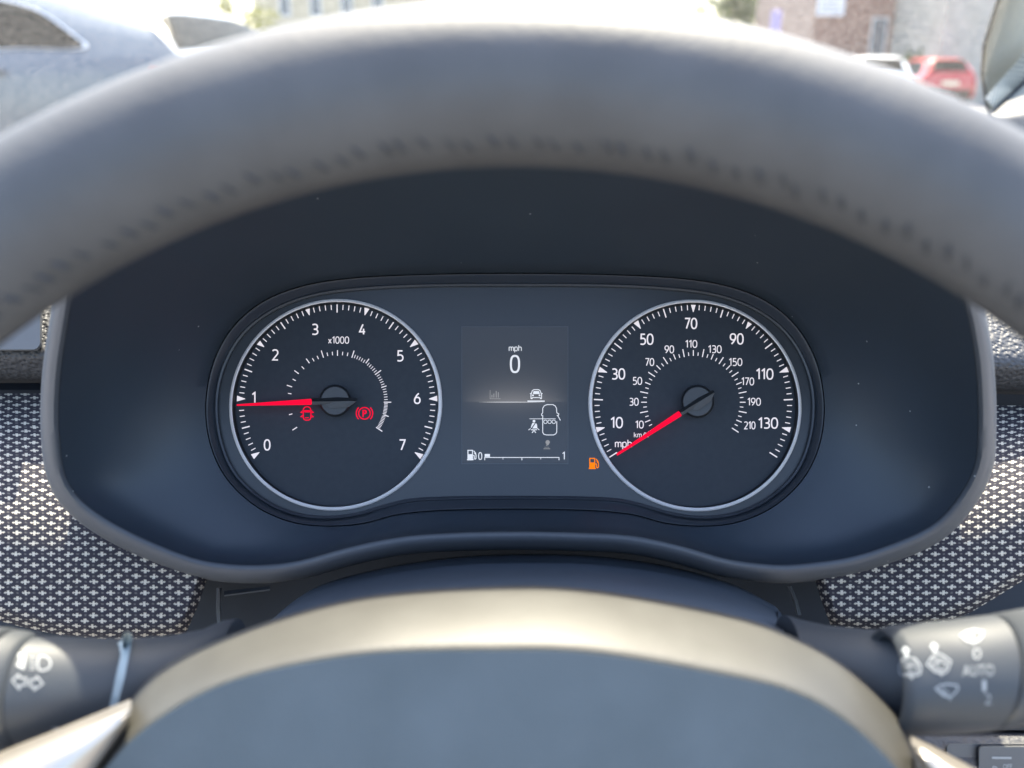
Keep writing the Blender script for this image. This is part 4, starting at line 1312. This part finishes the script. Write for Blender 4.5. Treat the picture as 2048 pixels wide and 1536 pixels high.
def car_at(px, Y, off=0.0):
    p = W(px, 140, Y); return (p.x, Y + off, 0)
make_car('parked_car', 'red parked hatchback seen from behind beside the pillar', 'parked cars', HAT, M['red_paint'], car_at(1910, 29, 2), R(88), (.02, M['blacktrim']), HATW, (-1.86,-1.60,9.8), (.45,1.05,9.6), (-1.2,1.2), hat_rear)
make_car('parked_car', 'white parked hatchback standing on the left of the red car', 'parked cars', HAT, M['white_paint'], car_at(1800, 25, 2), R(78), (.02, M['blacktrim']), HATW, (-1.86,-1.60,9.8), (.45,1.05,9.6), (-1.2,1.2), hat_rear)
make_car('parked_car', 'pale silver parked hatchback just above the wheel rim before the brick wall', 'parked cars', HAT, M['silver_paint'], car_at(1715, 36, 2), R(60), (.02, M['blacktrim']), HATW, (-1.86,-1.60,9.8), (.45,1.05,9.6), (-1.2,1.2), hat_rear)

# ------------------------------------------------------------------ buildings and trees
def brick_mat(name, c1, c2, mortar):
    m = mat(name, c1, .9)
    tc = N(m, 'ShaderNodeTexCoord'); mp = N(m, 'ShaderNodeMapping'); mp.inputs['Rotation'].default_value = (R(90), 0, 0)
    br_ = N(m, 'ShaderNodeTexBrick'); br_.inputs['Scale'].default_value = 4.4; br_.inputs['Color1'].default_value = (*c1, 1); br_.inputs['Color2'].default_value = (*c2, 1); br_.inputs['Mortar'].default_value = (*mortar, 1)
    L(m, tc.outputs['Object'], mp.inputs['Vector']); L(m, mp.outputs[0], br_.inputs['Vector']); L(m, br_.outputs['Color'], bsdf(m).inputs['Base Color'])
    return m
M['brick'] = brick_mat('brown_brick', (.26, .13, .09), (.32, .17, .12), (.35, .31, .27))
M['render'] = mottle(mat('cream_render', (.55, .47, .33), .9), 1.2, (.50, .43, .30), (.60, .52, .37))
M['concrete'] = mottle(mat('pale_concrete', (.42, .40, .35), .9), 2.0, (.37, .36, .31), (.46, .44, .39))
M['slate'] = mat('roof_slate', (.10, .09, .09), .8)
M['signwhite'] = mat('sign_white', (.80, .81, .82), .5)
M['signgrey'] = mat('sign_grey_lines', (.42, .46, .50), .6)
M['bluedoor'] = mat('blue_door', (.10, .19, .30), .5)
M['winglass'] = mat('window_glass', (.10, .13, .16), .1, coat=.5)
M['winframe'] = mat('window_frame', (.75, .75, .72), .5)
def building(name, label, x0, x1, Y, depth, h, wm, roof=True):
    root = empty(name, ((x0 + x1) / 2, Y, 0)); tag(root, label, 'building')
    b = MB(); b.box((x0, Y, 0), (x1, Y + depth, h)); b.build('wall', wm, root, smooth=False)
    if roof:
        b = MB(); e = .35
        A = [Vector((x0 - e, Y - e, h)), Vector((x1 + e, Y - e, h)), Vector((x1 + e, Y + depth + e, h)), Vector((x0 - e, Y + depth + e, h)), Vector((x0 - e, Y + depth / 2, h + 2.2)), Vector((x1 + e, Y + depth / 2, h + 2.2))]
        b.add(A, [(0,1,5,4),(2,3,4,5),(0,4,3),(1,2,5),(0,3,2,1)]); b.build('roof', M['slate'], root, smooth=False)
    return root
def window(root, x0, x1, z0, z1, Y, gm=None, name='window'):
    b = MB(); f = .07
    b.box((x0 - f, Y - .05, z0 - f), (x1 + f, Y - .012, z0)); b.box((x0 - f, Y - .05, z1), (x1 + f, Y - .012, z1 + f))
    b.box((x0 - f, Y - .05, z0), (x0, Y - .012, z1)); b.box((x1, Y - .05, z0), (x1 + f, Y - .012, z1))
    o = b.build(name, M['winframe'], root, smooth=False)
    b = MB(); b.box((x0, Y - .03, z0), (x1, Y - .004, z1)); b.build('pane', gm or M['winglass'], o, smooth=False)
    return o
YB = 38.0
bx0, bx1 = W(1622, 100, YB).x, W(1900, 100, YB).x
bb = building('brick_building', 'brown brick building with a blue door behind the parked cars', bx0, bx1, YB, 9, 6.5, M['brick'])
dx0, dx1 = W(1786, 60, YB).x, W(1829, 60, YB).x
b = MB(); b.box((dx0, YB - .06, 0), (dx1, YB - .004, W(1800, 36, YB).z)); b.build('door', M['bluedoor'], bb, smooth=False)
for px0, px1 in ((1745, 1770), (1858, 1888)):
    window(bb, W(px0, 60, YB).x, W(px1, 60, YB).x, 1.3, W(1800, 38, YB).z, YB)
sg = empty('wall_sign', (W(1660, 20, YB - .3).x, YB - .12, W(1660, 33, YB).z)); tag(sg, 'white notice board on the brick wall', 'sign')
sx0, sx1 = W(1634, 10, YB).x, W(1688, 10, YB).x; z0, z1 = W(1660, 32, YB).z, W(1660, -30, YB).z
b = MB(); b.box((sx0, YB - .12, z0), (sx1, YB - .005, z1)); b.build('board', M['signwhite'], sg, smooth=False)
b = MB()
for k in range(6):
    zz_ = z0 + (z1 - z0) * (.12 + .15 * k); b.box((sx0 + .15, YB - .127, zz_), (sx1 - .15 - .1 * (k % 3), YB - .121, zz_ + .06))
b.build('text_lines', M['signgrey'], sg, smooth=False)
cc0, cc1 = W(1897, 80, 33).x, W(1990, 80, 33).x
building('concrete_block', 'pale concrete faced block beside the brick building', cc0, cc1 + 3, 33.5, 7, 7.5, M['concrete'], False)
YC = 42.0
cx0, cx1 = W(505, 20, YC).x, W(860, 20, YC).x
cb = building('cream_building', 'cream rendered terrace seen above the parked grey car', cx0, cx1, YC, 9, 7.0, M['render'])
for px0 in (560, 622, 684, 746):
    window(cb, W(px0, 5, YC).x, W(px0 + 18, 5, YC).x, 3.4, 4.9, YC); window(cb, W(px0 + 4, 5, YC).x, W(px0 + 24, 5, YC).x, .9, 2.2, YC)

M['bark'] = mottle(mat('bark', (.12, .09, .06), .9), 9, (.09, .07, .05), (.15, .11, .08))
def leaf_mat(name, a, c):
    m = mat(name, a, .6)
    oi = N(m, 'ShaderNodeTexNoise'); oi.inputs['Scale'].default_value = 1.7
    tc = N(m, 'ShaderNodeTexCoord'); L(m, tc.outputs['Object'], oi.inputs['Vector'])
    mx = N(m, 'ShaderNodeMix', data_type='RGBA'); L(m, oi.outputs['Fac'], mx.inputs[0]); mx.inputs[6].default_value = (*a, 1); mx.inputs[7].default_value = (*c, 1)
    L(m, mx.outputs[2], bsdf(m).inputs['Base Color'])
    tl = N(m, 'ShaderNodeBsdfTranslucent'); L(m, mx.outputs[2], tl.inputs[0])
    ad = N(m, 'ShaderNodeMixShader'); ad.inputs[0].default_value = .4
    out = m.node_tree.nodes['Material Output']
    L(m, bsdf(m).outputs[0], ad.inputs[1]); L(m, tl.outputs[0], ad.inputs[2]); L(m, ad.outputs[0], out.inputs[0])
    return m
M['leaf'] = leaf_mat('leaves_green', (.05, .09, .02), (.11, .16, .035))
M['leaf2'] = leaf_mat('leaves_yellow', (.13, .15, .02), (.20, .20, .03))
def tree(name, label, cat, x, y, h, cr, lm, trunk=True, n=1500, group=None):
    root = empty(name, (x, y, 0)); tag(root, label, cat, group)
    rnd = random.Random(int(abs(x) * 1000) + int(y))
    zc_ = h - cr if trunk else h * .5
    b = MB()
    cl = [(Vector((x + rnd.uniform(-.7, .7) * cr, y + rnd.uniform(-.7, .7) * cr, zc_ + rnd.uniform(-.7, .8) * (cr if trunk else h * .5))), rnd.uniform(.25, .5) * cr) for _ in range(16)]
    for i in range(n):
        c, r_ = cl[i % 16]
        d = Vector((rnd.gauss(0, 1), rnd.gauss(0, 1), rnd.gauss(0, 1))).normalized() * r_ * rnd.uniform(.5, 1.05)
        p = c + d
        if p.z < .05: p.z = .05 + rnd.random() * .2
        s_ = rnd.uniform(.10, .20) * (1 if trunk else .7)
        u_ = Vector((rnd.gauss(0, 1), rnd.gauss(0, 1), rnd.gauss(0, 1))).normalized(); v_ = u_.orthogonal().normalized()
        b.add([p - u_ * s_, p + v_ * s_ * .6, p + u_ * s_, p - v_ * s_ * .6], [(0, 1, 2, 3)])
    b.build('crown', lm, root, smooth=False)
    b = MB(); rows = []
    for t in np.linspace(0, 1, 6):
        r_ = (.16 if trunk else .05) * (1 - .7 * t)
        rows.append([Vector((x + r_ * math.cos(a), y + r_ * math.sin(a), t * zc_ * 1.1)) for a in np.linspace(0, 2 * math.pi, 10, endpoint=False)])
    b.grid(rows, closed=True)
    b.build('trunk', M['bark'], root)
for px, Y, h, cr, lm, lab in ((1462, 50, 7.5, 2.4, 'leaf', 'green tree showing just above the crest of the steering wheel rim'), (1530, 55, 8.5, 2.8, 'leaf2', 'yellow green tree between the lilac post and the darker tree'), (1600, 47, 7.8, 2.3, 'leaf', 'green tree next to the corner of the brick building')):
    tree('tree', lab, 'tree', W(px, 100, Y).x, Y, h, cr, M[lm], True, 2200, 'trees beyond the car park')
tree('shrub', 'yellow green shrub beyond the tail of the grey car', 'shrub', W(480, 30, 30).x, 30, 3.4, 1.0, M['leaf2'], False, 900)
tree('shrub', 'low green shrub in front of the brick wall right of the blue door', 'shrub', W(1848, 110, 35).x, 35.5, 1.9, .9, M['leaf'], False, 900)
M['lilac'] = mat('lilac_paint', (.36, .30, .52), .6)
lp = W(1551, 50, 30)
b = MB(); rows = []
for z_, r_ in ((0, .16), (2.3, .16), (2.9, .16), (2.92, .02)):
    rows.append([Vector((lp.x + r_ * math.cos(a), 30 + r_ * math.sin(a), z_)) for a in np.linspace(0, 2 * math.pi, 16, endpoint=False)])
b.grid(rows, closed=True)
tag(b.build('post', M['lilac'], None), 'lilac post standing in front of the trees', 'post')
